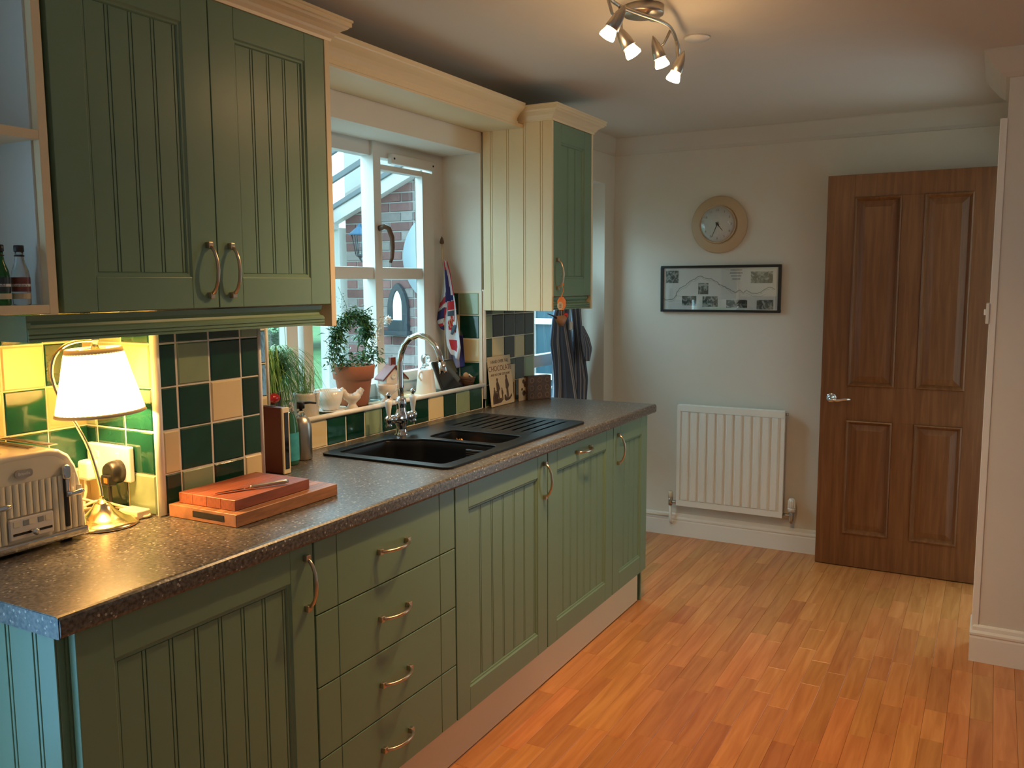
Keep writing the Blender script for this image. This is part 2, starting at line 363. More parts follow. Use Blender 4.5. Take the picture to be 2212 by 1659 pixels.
struct(wallbox(MB(), (2.95, -1.45, 0, 3.02, -1.327, ZC), (3.02, -1.45, 2.0, 3.79, -1.327, ZC), (3.79, -1.45, 0, XF, -1.327, ZC)), 'wall_hall', 'wall_paint')
struct(MB().box(2.95, -2.6, 0, XF, -2.5, ZC), 'wall_hall_back', 'wall_paint')
struct(MB().box(-3.7, -3.5, 0, 2.95, -3.4, ZC), 'wall_rear_right', 'wall_paint')
struct(MB().box(-3.7, -3.4, 0, -3.6, YO, ZC), 'wall_back', 'wall_paint')
struct(MB().box(-3.7, -3.5, ZC, XF+.15, YO, ZC+.12), 'ceiling', 'ceiling_paint')
# coving
cv = [(0, ZC-.09), (.012, ZC-.088), (.030, ZC-.075), (.055, ZC-.045), (.075, ZC-.020), (.085, ZC-.006), (.085, ZC+.01), (-.01, ZC+.01), (-.01, ZC-.09)]
o = sweep([(XF, YW), (XF, -1.327)], cv, 'trim_1', 'ceiling_paint'); o['kind'] = 'structure'
o = sweep([(3.3, -1.327), (2.842, -1.327), (2.842, -3.4)], cv, 'trim_2', 'ceiling_paint'); o['kind'] = 'structure'
o = sweep([(2.95, YW), (XF, YW)], [(a*.5, b + .0) for a, b in cv], 'trim_3', 'ceiling_paint'); o['kind'] = 'structure'
# doorway lining on the end of the right-hand wall
struct(MB().box(2.838, -1.328, .0, 2.952, -1.304, 2.04), 'trim_4', 'white_gloss', bevel=.002)
# skirting
sk = [(-.01, 0), (.018, 0), (.018, .085), (.016, .092), (.019, .097), (.019, .104), (.012, .112), (.010, .124), (.004, .130), (-.01, .130)]
o = sweep([(XF, YW), (XF, -1.327)], sk, 'baseboard_far', 'white_gloss'); o['kind'] = 'structure'
o = sweep([(3.02, -1.318), (2.842, -1.318), (2.842, -3.4)], [(a, z*1.1) for a, z in sk], 'baseboard_right', 'white_gloss'); o['kind'] = 'structure'
o = sweep([(DX1+.005, YW), (XF, YW)], sk, 'baseboard_left', 'white_gloss'); o['kind'] = 'structure'

# ---------------------------------------------------------------- floor: staves of a wood-strip floor
floor = struct(MB().box(-3.6, -3.4, -.06, XF, YO, -.008), 'floor', 'dark_gap')
sw = .0685; rnd = random.Random(3)
staves = []
y = .60; row = 0
while y > -3.4:
    x = XF - rnd.uniform(.05, .5)
    xe = XF
    while xe > -3.6:
        ln = rnd.choice((.22, .30, .38, .46, .55))
        x0 = max(-3.6, xe - ln); staves.append((x0, xe, y - sw, y)); xe = x0
    y -= sw; row += 1
def dist(s): return math.hypot((s[0]+s[1])/2 + .85, (s[2]+s[3])/2 + 1.33)
def inview(s):
    cx, cy = (s[0]+s[1])/2, (s[2]+s[3])/2
    d = Vector((cx, cy, 0)) - cm.translation; w_ = d.dot(FW)
    if w_ < .3: return False
    u = 1106 + 1881*d.dot(RT)/w_; v = 829 - 1881*d.dot(UP)/w_
    return -60 < u < 2270 and v < 1720 and cy < .10 + (0 if cx < 2.85 else .6) and not (cx > 2.9 and cy < -1.35) and not (cx > 2.83 and cy < -1.25 and cx < 2.95)
vis = sorted([s for s in staves if inview(s)], key=dist)
near = vis[:300]; ns = set(near); rest = [s for s in staves if s not in ns]
g = .0003
def stave(x0, x1, y0, y1):
    c = .0007; mb = MB()
    return mb.add([(x0+g,y0+g,-.007),(x1-g,y0+g,-.007),(x1-g,y1-g,-.007),(x0+g,y1-g,-.007),(x0+g,y0+g,-c),(x1-g,y0+g,-c),(x1-g,y1-g,-c),(x0+g,y1-g,-c),
       (x0+g+c,y0+g+c,0),(x1-g-c,y0+g+c,0),(x1-g-c,y1-g-c,0),(x0+g+c,y1-g-c,0)],
       [(0,1,5,4),(1,2,6,5),(2,3,7,6),(3,0,4,7),(4,5,9,8),(5,6,10,9),(6,7,11,10),(7,4,8,11),(8,9,10,11)])
lens = {}
for s_ in near:
    L_ = round(s_[1]-s_[0], 3)
    if L_ not in lens:
        o = stave(0, L_, 0, sw).build('plank', 'floor_wood', floor); lens[L_] = o
        o.location = (s_[0], s_[2], 0)
    else:
        c = dup(lens[L_], (0,0,0), floor); c.location = (s_[0], s_[2], 0)
mb = MB()
for s_ in rest:
    t = stave(*s_); mb.add(t.v, t.f)
o = mb.build('plank_field', 'floor_wood', floor); o['kind'] = 'stuff'

# ---------------------------------------------------------------- wall tiles
TP = .1035
def tile_mesh(w, h, t=.0055):
    c = .003; mb = MB()   # local: a right, b up, c out -> stored as (a, -c, b)
    V = [(0,0),(w,0),(w,h),(0,h)]; I = [(c,c),(w-c,c),(w-c,h-c),(c,h-c)]
    return mb.add([(a,0,b) for a,b in V] + [(a,-t*.6,b) for a,b in V] + [(a,-t,b) for a,b in I],
        [(0,1,5,4),(1,2,6,5),(2,3,7,6),(3,0,4,7),(4,5,9,8),(5,6,10,9),(6,7,11,10),(7,4,8,11),(8,9,10,11)])
tcache = {}
KM = {'d': 'tile_dark', 's': 'tile_sage', 'c': 'tile_cream', 'b': 'tile_blue'}
def tile(parent, kind, a, b, w, h, face, plane):
    """face 'y': wall facing -y at y=plane, a=x; face 'x': wall facing -x at x=plane, a=y (tile spans a..a+w); face 'z': flat on top"""
    key = (kind, round(w,4), round(h,4))
    if key not in tcache: 
        o = tile_mesh(w, h).build('tile', KM[kind], parent); tcache[key] = o
    else: o = dup(tcache[key], (0,0,0), parent)
    j = lambda s=.0008: random.uniform(-s, s)
    if face == 'y': o.location = (a+j(), plane, b+j()); o.rotation_euler = (j(.004), j(.006), j(.004))
    elif face == 'x': o.location = (plane, a+w, b); o.rotation_euler = (j(.004), j(.004), radians(-90)+j(.004))
    else: o.location = (a, plane, b); o.rotation_euler = (radians(-90), 0, 0)
    return o
G = .0038
# rows (z of the row bottom) - grout lines at 1.007, 1.112, 1.2155, 1.319
ROWS = [(.912, 1.0055), (1.009, 1.110), (1.114, 1.2135), (1.2175, 1.317), (1.321, 1.396)]
def field(parent, cols, rows, pattern, face, plane):
    for r, (z0, z1) in enumerate(rows):
        for c, (a0, a1) in enumerate(cols):
            k = pattern[r][c]
            if k == '.': continue
            tile(parent, k, a0, z0, a1-a0, z1-z0, face, plane)
# grout beds (thin plaster behind tiles)
bed = MB(); bed.box(-.305, YW-.0030, .905, .516, YW+.001, 1.40); bed.box(.85, YW-.0030, .905, WX0-.006, YW+.001, 1.40); bed.box(WX0-.006, YW-.0030, .905, WX1+.02, YW+.001, 1.0); bed.box(WX1, YW-.0030, .905, 2.912, YW+.001, 1.425)
bed.box(WX1-.0030, YW-.003, 1.0, WX1+.004, .80, 1.425)
bo = bed.build('grout_bed', 'grout', wall_left)
# left recess wall behind toaster and lamp (y = YW), columns left of the pier
colsA = [(.4085-.0, .5115)] + [(.4085 - TP*(i+1) + G, .4085 - TP*i) for i in range(5)]
colsA = [(a + G/2 if i == 0 else a, b) for i, (a, b) in enumerate(colsA)]
patA = ["csdcds", "dddsdc", "cdcdsd", "dccdcs", "sdcdsc"]
field(wall_left, colsA, ROWS, patA, 'y', YW)
# pier, face towards the camera (x = .514), y from .385 to .64
colsN = [(.392, .4895), (.4935, .594), (.598, .637)]
patN = ["sdc", "ddd", "dds", "ccc", "dsd"]
field(wall_pier, colsN, ROWS, patN, 'x', .514)
# pier, face towards the room (y = .385)
colsP = [(.530, .5745), (.5795, .6740), (.6790, .7775), (.7820, .8400)]
patP = ["dsdc", "cddd", "ddcd", "dsdd", "ddds"]
field(wall_pier, colsP, ROWS, patP, 'y', .385)
MB().tube([(.5195, .384, .912), (.5195, .384, 1.398)], .0098, 12).build('edge_trim', 'white_gloss', wall_pier)
MB().tube([(.846, .383, .912), (.846, .383, 1.398)], .006, 12).build('edge_trim', 'white_gloss', wall_pier)
# between pier and window
field(wall_left, [(.853, .925), (.929, 1.028), (1.032, 1.124)], ROWS[1:], ["ccc", "ddd", "ddd", "ccc"], 'y', YW)
field(wall_left, [(.853, .925), (.929, 1.028), (1.032, 1.124)], ROWS[:1], ["csc"], 'y', YW)
MB().tube([(1.131, YW-.003, 1.012), (1.131, YW-.003, 1.396)], .0055, 10).build('edge_trim', 'white_gloss', wall_left)
# row under the sill
lx = [1.128, 1.190, 1.292, 1.395, 1.495, 1.598, 1.699, 1.801, 1.902, 2.004, 2.109, 2.210, 2.311, 2.418]
for i, k in enumerate("dcddd"[0:0] + "csc" + "dds" + "ddd" + "cdsd"):
    tile(wall_left, k, lx[i] + G/2, .912, lx[i+1]-lx[i]-G, .0935, 'y', YW)
MB().tube([(1.128, YW-.006, 1.013), (2.432, YW-.006, 1.013)], .009, 12).build('sill_edge_trim', 'white_gloss', wall_left)
# right of the window
rx = [2.434, 2.448, 2.511, 2.614, 2.716, 2.812, 2.908]
colsR = [(rx[i] + G/2, rx[i+1] - G/2) for i in range(1, 6)]
field(wall_left, colsR, [(.912, 1.0055)] + ROWS[1:4] + [(1.321, 1.420)], ["dsbbs", "dcdbs", "dcbcd", "sbbbb", "dsdbb"], 'y', YW)
MB().tube([(WX1+.012, YW-.004, .95), (WX1+.012, YW-.004, 1.43)], .010, 12).build('edge_trim', 'white_gloss', wall_left)
# reveal tiles on the far side of the window opening
for (z0, z1), kk in zip(ROWS[1:4] + [(1.321, 1.415)], ("dd", "cc", "dc", "sd")):
    tile(wall_left, kk[0], .652, z0, .0995, z1-z0, 'x', WX1)
    tile(wall_left, kk[1], .7555, z0, .060, z1-z0, 'x', WX1)
# sill tiles
for i in range(13):
    x0 = 1.140 + i*.0988
    for j_, (y0, d) in enumerate(((.650, .092), (.746, .092))):
        k = 'd' if (i*2 + j_*3 + (i//3)) % 3 else 'c'
        if i in (1, 2, 6): k = 'c' if j_ == 0 else 'd'
        tile(wall_left, k, x0, 1.004, .0950, d, 'z', y0)
MB().box(WX0, YW, 1.0, WX1, .845, 1.0065).build('sill_bed', 'grout', wall_left)

# ---------------------------------------------------------------- main window
win = bpy.data.objects.new('window_1', None); COL.objects.link(win); win.location = (1.78, .87, WZ0); win['_w'] = tuple(win.location); win['kind'] = 'structure'
FY = .835; BY = .885
fm = MB()
fm.box(WX0, FY, 1.006, 1.185, BY, WZ1); fm.box(2.345, FY, 1.006, WX1, BY, WZ1)
for a, b in ((1.185, 1.500), (1.548, 1.920), (1.967, 2.345)): fm.box(a, FY, 1.955, b, BY, WZ1); fm.box(a, FY, 1.006, b, BY, 1.06)
fm.box(1.500, FY-.012, 1.006, 1.548, BY, WZ1); fm.box(1.920, FY-.012, 1.006, 1.967, BY, WZ1)
fm.build('window_frame', 'upvc', win)
frame(MB(), 1.183, 1.472, 1.052, 1.952, .055, .822, .862).build('casement', 'upvc', win, bevel=.003)
MB().box(2.253, .822, 1.052, 2.336, .862, 1.925).box(1.969, .822, 1.052, 2.253, .862, 1.092).box(1.969, .822, 1.905, 2.253, .862, 1.925).build('casement', 'upvc', win, bevel=.002)
for a, b in ((1.238, 1.417), (1.548, 1.920), (1.968, 2.253)):
    MB().box(a-.002, .830, 1.476, b+.002, .868, 1.523).build('glazing_bar', 'upvc', win, bevel=.003)
for a, b, z0, z1 in ((1.238, 1.417, 1.10, 1.478), (1.238, 1.417, 1.521, 1.90), (1.548, 1.920, 1.06, 1.478), (1.548, 1.920, 1.521, 1.955), (1.968, 2.253, 1.09, 1.478), (1.968, 2.253, 1.521, 1.907)):
    pane(a-.004, b+.004, .858, z0-.004, z1+.004, win)
tv = MB().box(2.03, .812, 1.935, 2.335, .838, 1.975).build('trickle_vent', 'upvc', win, bevel=.004)
for x_ in (2.045, 2.32): MB().sphere((x_, .812, 1.955), .0045, 10, 6).build('screw_cap', 'black_plastic', tv)
MB().tube([(1.950, .823, 1.675), (1.955, .800, 1.682), (1.966, .788, 1.674), (1.978, .782, 1.640), (1.981, .782, 1.60), (1.978, .784, 1.560), (1.972, .788, 1.540)], [.011, .011, .010, .010, .009, .008, .006], 10).build('window_handle', 'dark_wood', win)
# ---------------------------------------------------------------- back door (half glazed) beyond the worktop
dr = bpy.data.objects.new('door_2', None); COL.objects.link(dr); dr.location = (3.36, .84, 0); dr['_w'] = tuple(dr.location); dr['kind'] = 'structure'
frame(MB(), DX0, DX1, 0, DZ1, .072, .80, .87, .055, 0).build('door_frame', 'upvc', dr, bevel=.003)
frame(MB(), 3.0, 3.715, .005, 1.957, .09, .812, .852, .10, .20).box(3.09, .806, 1.01, 3.625, .852, 1.075).build('door_leaf', 'upvc', dr, bevel=.003)
for z0, z1 in ((.20, 1.01), (1.075, 1.86)): pane(3.085, 3.635, .828, z0, z1, dr)
# ---------------------------------------------------------------- patio door beside the camera
pd = bpy.data.objects.new('door_3', None); COL.objects.link(pd); pd.location = (-.9, .8, 0); pd['_w'] = tuple(pd.location); pd['kind'] = 'structure'
m_ = frame(MB(), PX0, PX1, 0, PZ1, .07, .76, .82).box(-.935, .76, .07, -.875, .82, PZ1-.07); m_.build('door_frame', 'upvc', pd, bevel=.003)
for a, b in ((PX0+.07, -.935), (-.875, PX1-.07)): pane(a, b, .79, .07, PZ1-.07, pd)

# ---------------------------------------------------------------- brown panelled door, standing open against the far wall
d1 = bpy.data.objects.new('door_1', None); COL.objects.link(d1); d1.location = (3.80, -.93, .005); d1['_w'] = tuple(d1.location); d1['kind'] = 'structure'
DY0, DY1 = -1.304, -.562; XD = 3.786; DZ = 1.979
lf = MB()
pan = [(-.905, -.690, .937, 1.870), (-1.213, -1.003, .937, 1.870), (-.905, -.690, .176, .762), (-1.213, -1.003, .176, .762)]
ys = [DY0, -1.213, -1.003, -.905, -.690, DY1]; zs = [.005, .176, .762, .937, 1.870, DZ]
for i in range(5):
    for j in range(5):
        if i in (1, 3) and j in (1, 3): continue
        if i in (1, 3) or j in (0, 1, 2, 3, 4):
            lf.box(XD, ys[i], zs[j], XD+.035, ys[i+1], zs[j+1])
lf = MB(); lf.box(XD, DY0, .005, XD+.035, -1.213, DZ); lf.box(XD, -.690, .005, XD+.035, DY1, DZ); lf.box(XD, -1.003, .176, XD+.035, -.905, .762); lf.box(XD, -1.003, .937, XD+.035, -.905, 1.870)
for z0, z1 in ((.005, .176), (.762, .937), (1.870, DZ)): lf.box(XD, -1.213, z0, XD+.035, -.690, z1)
for z0, z1 in ((.176, .762), (.937, 1.870)): pass
lf.build('door_leaf', 'oak_door', d1, bevel=.0008, seg=1)
for a, b, z0, z1 in pan:
    R = []
    for ins, dx in ((0, .0), (.001, -.008), (.007, -.010), (.012, -.004), (.020, .010), (.023, .013)):
        R.append([(XD+dx, a+ins, z0+ins), (XD+dx, b-ins, z0+ins), (XD+dx, b-ins, z1-ins), (XD+dx, a+ins, z1-ins)])
    MB().loft(R, False, False, False).build('panel_moulding', 'oak_door', d1)
    R = [[(XD+dx, a+ins, z0+ins), (XD+dx, b-ins, z0+ins), (XD+dx, b-ins, z1-ins), (XD+dx, a+ins, z1-ins)] for ins, dx in ((.020, .020), (.020, .0115), (.046, .006), (.050, .005))]
    MB().loft(R, True, True, False).build('panel', 'oak_door', d1)
hd = MB(); hd.lathe([(.025, 0), (.025, -.006), (.020, -.009), (.010, -.010), (.009, -.045)], (XD, -.615, .872), 20, 'x')
hd.tube([(XD-.045, -.608, .872), (XD-.050, -.625, .868), (XD-.050, -.650, .865), (XD-.048, -.685, .872), (XD-.046, -.712, .873)], [.010, .009, .008, .007, .006], 10)
hd.build('door_handle', 'chrome', d1)
MB().box(XD+.008, DY1-.001, .83, XD+.028, DY1+.002, .92).build('latch_plate', 'chrome', d1)
# light switch on the end of the right-hand wall
sw_ = thing('light_switch', 'white plastic light switch on the wall edge beside the brown door', 'switch', (2.875, -1.304, 1.30))
MB().box(2.832, -1.304, 1.299, 2.918, -1.293, 1.375).build('back_plate', 'white_plastic', sw_, bevel=.002)
MB().box(2.868, -1.293, 1.330, 2.884, -1.286, 1.352).build('rocker', 'white_plastic', sw_, bevel=.002)
# ================================================================ CABINETS
def handle(parent, c, vertical=True, face='-y', L=.118, m='nickel'):
    """bow handle centred at c on a front facing -y"""
    h = L/2; A = [(-h+.004, .004), (-h+.006, .014), (-h+.016, .022), (-h+.034, .029), (0, .032), (h-.034, .029), (h-.016, .022), (h-.006, .014), (h-.004, .004)]
    P = [(c[0], c[1]-o, c[2]+t) if vertical else (c[0]+t, c[1]-o, c[2]) for t, o in A]
    mb = MB(); mb.tube(P, [.0045, .0045, .0042, .0042, .0045, .0042, .0042, .0045, .0045], 10)
    for t in (-h, h):
        a = (c[0], c[2]+t) if vertical else (c[0]+t, c[2])
        mb.box(a[0]-.007, c[1]-.012, a[1]-.0075, a[0]+.007, c[1]+.001, a[1]+.0075)
    return mb.build('handle', m, parent, bevel=.0015)
def groove_door(parent, x0, x1, z0, z1, y, nb, hpos=None, hvert=True, name='door', st=.072, m='green_paint', rail=.075):
    """tongue-and-groove panelled door facing -y, front at y"""
    t = .019; mb = MB()
    mb.box(x0, y, z0, x0+st, y+t, z1); mb.box(x1-st, y, z0, x1, y+t, z1)
    mb.box(x0+st+.0006, y, z0, x1-st-.0006, y+t, z0+rail); mb.box(x0+st+.0006, y, z1-rail, x1-st-.0006, y+t, z1)
    d = mb.build(name, m, parent, bevel=.0012)
    # stepped moulding inside the frame, and the backing of the panel
    a0, a1, b0, b1 = x0+st, x1-st, z0+rail, z1-rail; R = []
    for ins, dy in ((0, .0012), (.003, .0045), (.008, .0045), (.011, .009)):
        R.append([(a0+ins, y+dy, b0+ins), (a1-ins, y+dy, b0+ins), (a1-ins, y+dy, b1-ins), (a0+ins, y+dy, b1-ins)])
    MB().loft(R, False, False, False).build('moulding', m, d)
    MB().box(a0+.004, y+.0105, b0+.004, a1-.004, y+.014, b1-.004).build('backing', m, d)
    a0 += .011; a1 -= .011; b0 += .011; b1 -= .011; p = (a1-a0)/nb
    proto = None
    for i in range(nb):
        if proto is None:
            bb = MB(); bb.box(0, 0, 0, p-.0105, .0035, b1-b0)
            bb.box(p-.0085, .0002, 0, p-.002, .0035, b1-b0)
            proto = bb.build('board', m, d, bevel=.0006, seg=1, off=Vector((0,0,0))); q = proto
        else: q = dup(proto, (0,0,0), d)
        w_ = Vector(parent.get('_w', (0,0,0))); q.location = Vector((a0+p*i, y+.0072, b0)) - w_
    if hpos: handle(d, (hpos[0], y, hpos[1]), hvert)
    return d
def drawer(parent, x0, x1, z0, z1, y, name='drawer', st=.078):
    mb = MB(); g_ = .0008
    mb.box(x0, y, z0, x0+st-g_, y+.019, z1); mb.box(x0+st+g_, y, z0, x1-st-g_, y+.019, z1); mb.box(x1-st+g_, y, z0, x1, y+.019, z1)
    d = mb.build(name, 'green_paint', parent, bevel=.0016)
    MB().box(x0+.001, y+.004, z0+.001, x1-.001, y+.0185, z1-.001).build('backing', 'green_paint', d)
    handle(d, ((x0+x1)/2, y, (z0+z1)/2), False)
    return d
YD = .018; ZB, ZT = .158, .868
def carcase(t, x0, x1, y0, y1, z0, z1, m='melamine', shelf=True):
    e = .018; mb = MB(); mb.box(x0, y0, z0, x0+e, y1, z1); mb.box(x1-e, y0, z0, x1, y1, z1); mb.box(x0+e, y0, z0, x1-e, y1, z0+e); mb.box(x0+e, y1-.008, z0, x1-e, y1, z1)
    mb.box(x0+e, y0, z1-e, x1-e, y0+.09, z1)
    if shelf: mb.box(x0+e, y0+.02, (z0+z1)/2, x1-e, y1-.01, (z0+z1)/2+.018)
    return mb.build('carcase', m, t)
def base(label, x0, x1):
    t = thing('base_cabinet', label, 'cabinet', ((x0+x1)/2, .3, .15), 'green base cabinets under the worktop')
    carcase(t, x0+.001, x1-.001, YD+.0215, .60, .155, .868, 'green_paint'); return t
t = base('green base cabinet with a wide grooved door at the near end, under the toaster', .033, .6285)
groove_door(t, .036, .6265, ZB, ZT, YD, 7, (.602, .780))
t = base('green base cabinet with a stack of four drawers', .6305, 1.2285)
hh = (ZT-ZB)/4
for i in range(4): drawer(t, .6325, 1.2265, ZB+hh*i+.0015, ZB+hh*(i+1)-.0015, YD)
t = base('green base cabinet with a grooved door below the sink bowls, right of the drawers', 1.2305, 1.8285)
groove_door(t, 1.2325, 1.8265, ZB, ZT, YD, 6, (1.800, .776))
t = thing('dishwasher', 'built-in dishwasher behind a green grooved door with a horizontal handle', 'dishwasher', (2.13, .3, .15), 'green base cabinets under the worktop')
carcase(t, 1.832, 2.427, YD+.0215, .60, .155, .868, 'steel', False)
groove_door(t, 1.8325, 2.4265, ZB, ZT, YD, 7, (2.13, .828), False)
t = base('narrow green base cabinet at the far end of the run, beside the radiator', 2.4305, 2.8285)
groove_door(t, 2.4325, 2.8265, ZB, ZT, YD, 4, (2.478, .772))
# end panels with grooved boards
def end_panel(label, x, side, y0, y1, z0, z1, pitch=.080, m='green_paint', first=None):
    t = thing('end_panel', label, 'cabinet panel', (x, (y0+y1)/2, z0))
    s_ = -1 if side == '-x' else 1
    MB().box(x, y0, z0, x - s_*.014, y1, z1).build('panel_core', m, t, bevel=.001)
    yy = y0; first = first or pitch
    edges = [y0, y0+first]
    while edges[-1] + pitch < y1: edges.append(edges[-1] + pitch)
    edges.append(y1)
    for a, b in zip(edges[:-1], edges[1:]):
        if b - a < .02: continue
        mb = MB(); e = .0018
        mb.box(x + s_*.003, a+e, z0, x, b-.0095-e, z1)
        if b < y1: mb.box(x + s_*.0028, b-.0085, z0, x, b-.0010, z1)
        else: mb.box(x + s_*.003, b-.0105-e, z0, x, b, z1)
        mb.build('board', m, t, bevel=.0008, seg=1)
    return t
end_panel('green grooved side panel of the base cabinets at the near end of the worktop', .020, '-x', .045, .60, 0, .868, .080, first=.062)
end_panel('green grooved side panel of the base cabinets at the far end near the radiator', 2.846, '+x', .045, .60, 0, .868, .080)
single(MB().box(.0345, .052, .004, 2.815, .068, .153), 'plinth_board', 'cream_paint', 'long cream plinth board along the floor under the green cabinets', 'plinth', bevel=.001)
# ---------------------------------------------------------------- worktop
t = thing('worktop', 'speckled grey-brown laminate worktop running the length of the counter', 'worktop', (1.45, .3, .87))
def wt_prof(y1, y0=0):
    return [(y1, .87), (y1, .91), (.012, .91), (.006, .9085), (.002, .905), (0, .899), (0, .879), (.003, .873), (.010, .87)]
SX0, SX1, SY0, SY1 = 1.285, 1.88, .10, .525
mb = MB(); mb.prism(wt_prof(YW), 0, SX0); mb.prism(wt_prof(YW), SX1, 2.893); mb.prism(wt_prof(SY0), SX0, SX1); mb.box(SX0, SY1, .87, SX1, YW, .91)
mb.build('worktop_slab', 'worktop_laminate', t)
MB().box(-.0012, .004, .8715, .0004, YW, .9085).build('edge_strip', 'worktop_laminate', t)
# ---------------------------------------------------------------- wall units
YU = .3165
def wall_unit(label, x0, x1, doors, ze=1.397, z1=2.118):
    t = thing('wall_cabinet', label, 'cabinet', ((x0+x1)/2, .48, ze)); return t
t = wall_unit('large green double-door wall cabinet above the toaster and lamp', .2554, 1.083, 2)
carcase(t, .2554, 1.061, YU+.0215, YW-.004, 1.400, 2.120, 'melamine')
MB().box(.27, YU+.03, 1.3985, 1.05, YW-.004, 1.4005).build('underside', 'cream_paint', t)
groove_door(t, .2554, .6570, 1.401, 2.118, YU, 4, (.630, 1.490), st=.076, rail=.072)
groove_door(t, .6600, 1.0605, 1.401, 2.118, YU, 4, (.698, 1.490), st=.076, rail=.072)
MB().box(1.0635, YU-.001, 1.338, 1.083, YW-.004, 2.125).build('side_panel', 'cream_paint', t, bevel=.0012)
MB().box(.226, YU+.002, 1.398, .2445, YW-.004, 2.125).build('side_panel', 'cream_paint', t, bevel=.0012)
# light rail: moulded strip under the doors
RAIL = [(-.016, 1.397), (.004, 1.397), (.002, 1.386), (-.006, 1.378), (-.004, 1.372), (.008, 1.369), (.013, 1.364), (.013, 1.360), (.010, 1.358), (.013, 1.356), (.013, 1.352), (.010, 1.350), (.013, 1.348), (.013, 1.344), (-.016, 1.344)]
t = thing('light_rail', 'moulded green rail under the large double-door wall cabinet', 'cabinet trim', (.6, .33, 1.344))
sweep([(.181, YU+.018), (1.040, YU+.018)], [(a, z) for a, z in RAIL], 'rail', 'green_paint', t)
MB().box(.1795, YU+.010, 1.344, .1815, YW-.01, 1.397).box(.1815, YU+.02, 1.344, .196, YW-.01, 1.397).build('rail_return', 'green_paint', t, bevel=.001)
# open shelf unit at the far left
t = thing('open_shelf', 'pale open shelf unit left of the large green wall cabinet, holding small bottles', 'shelf', (.05, .48, 1.4))
MB().box(-.10, YU+.002, 1.400, .2255, YW-.004, 1.4175).build('shelf', 'cream_paint', t, bevel=.001)
MB().box(-.10, YU+.002, 1.737, .2255, YW-.004, 1.7555).build('shelf', 'cream_paint', t, bevel=.001)
MB().box(-.10, YU+.002, 2.10, .2255, YW-.004, 2.118).build('shelf', 'cream_paint', t, bevel=.001)
MB().box(-.10, YW-.010, 1.40, .2255, YW-.004, 2.118).build('back_board', 'melamine', t)
MB().box(.2215, YU+.022, 1.418, .2262, YW-.010, 2.10).build('side_lining', 'melamine', t)
# cornices
CORN = [(-.02, 2.1185), (.003, 2.1185), (.005, 2.126), (.012, 2.134), (.016, 2.140), (.026, 2.148), (.036, 2.153), (.040, 2.158), (.045, 2.160), (.045, 2.170), (.048, 2.172), (.048, 2.178), (-.02, 2.178)]
def corn(path, label, prof=CORN):
    # path is walked so that the room lies on its right-hand side
    o = sweep(path, prof, 'cornice', 'cream_paint'); c = path[0]; base_of(o); return tag(o, label, 'cornice')
corn([(-.10, YU), (1.085, YU), (1.085, YW-.005)], 'cream cornice on top of the large double-door wall cabinet')
corn([(2.428, YW-.005), (2.428, .300), (2.848, .300), (2.848, YW-.005)], 'cream cornice on top of the narrow wall cabinet right of the window')
t = thing('window_pelmet', 'long cream pelmet with a cornice bridging the two wall cabinets over the window', 'pelmet', (1.76, .5, 2.10))
sweep([(1.134, .430), (2.378, .430)], [(-.02, 2.105), (.0, 2.105), (.0, 2.117), (-.004, 2.119), (-.004, 2.128), (.004, 2.140), (.012, 2.150), (.026, 2.160), (.034, 2.168), (.036, 2.172), (.036, 2.186), (-.02, 2.186)], 'pelmet_face', 'cream_paint', t)
MB().box(1.084, .434, 2.098, 2.430, YW-.004, 2.112).build('soffit_board', 'cream_paint', t, bevel=.001)
# narrow wall unit right of window
t = thing('wall_cabinet', 'narrow wall cabinet with a cream grooved side and a green door, right of the window', 'cabinet', (2.64, .47, 1.34))
carcase(t, 2.444, 2.826, .322, YW-.010, 1.400, 2.120, 'melamine')
groove_door(t, 2.4455, 2.8285, 1.401, 2.117, .300, 3, None, st=.072)
handle(t, (2.478, .300, 1.495))
MB().box(2.8305, .2995, 1.340, 2.847, YW-.010, 2.120).build('side_panel', 'cream_paint', t, bevel=.001)
core = MB().box(2.432, .2995, 1.340, 2.444, YW-.010, 2.120).build('side_panel', 'cream_paint', t, bevel=.001)
e = [.2995, .352, .432, .512, .592, YW-.010]
for a, b in zip(e[:-1], e[1:]):
    mb = MB(); mb.box(2.4288, a+(.0018 if a > .3 else 0), 1.340, 2.4322, b-.0095 if b < .62 else b, 2.120)
    if b < .62: mb.box(2.4290, b-.0080, 1.340, 2.4322, b-.0010, 2.120)
    mb.build('board', 'cream_paint', core, bevel=.0007, seg=1)
sweep([(2.446, .318), (2.829, .318)], [(a, z) for a, z in RAIL], 'rail', 'green_paint', t)

# ================================================================ SINK AND TAP
t = thing('sink', 'black composite sink with one and a half bowls and a grooved drainer', 'sink', (1.75, .3, .91))
def hole_curve():
    c = bpy.data.curves.new('sink', 'CURVE'); c.dimensions = '2D'; c.fill_mode = 'BOTH'; c.extrude = .0025; c.bevel_depth = .0018; c.bevel_resolution = 2
    def sp(pts):
        s = c.splines.new('POLY'); s.points.add(len(pts)-1); s.use_cyclic_u = True
        for p, q in zip(s.points, pts): p.co = (q[0], q[1], 0, 1)
    sp([(p[0], p[1]) for p in rrect(1.262, .060, 2.248, .552, .028, 0)])
    sp([(p[0], p[1]) for p in BOWL1]); sp([(p[0], p[1]) for p in BOWL2])
    o = bpy.data.objects.new('tmp', c); COL.objects.link(o); bpy.context.view_layer.update()
    me = bpy.data.meshes.new_from_object(o.evaluated_get(bpy.context.evaluated_depsgraph_get())); bpy.data.objects.remove(o); return me
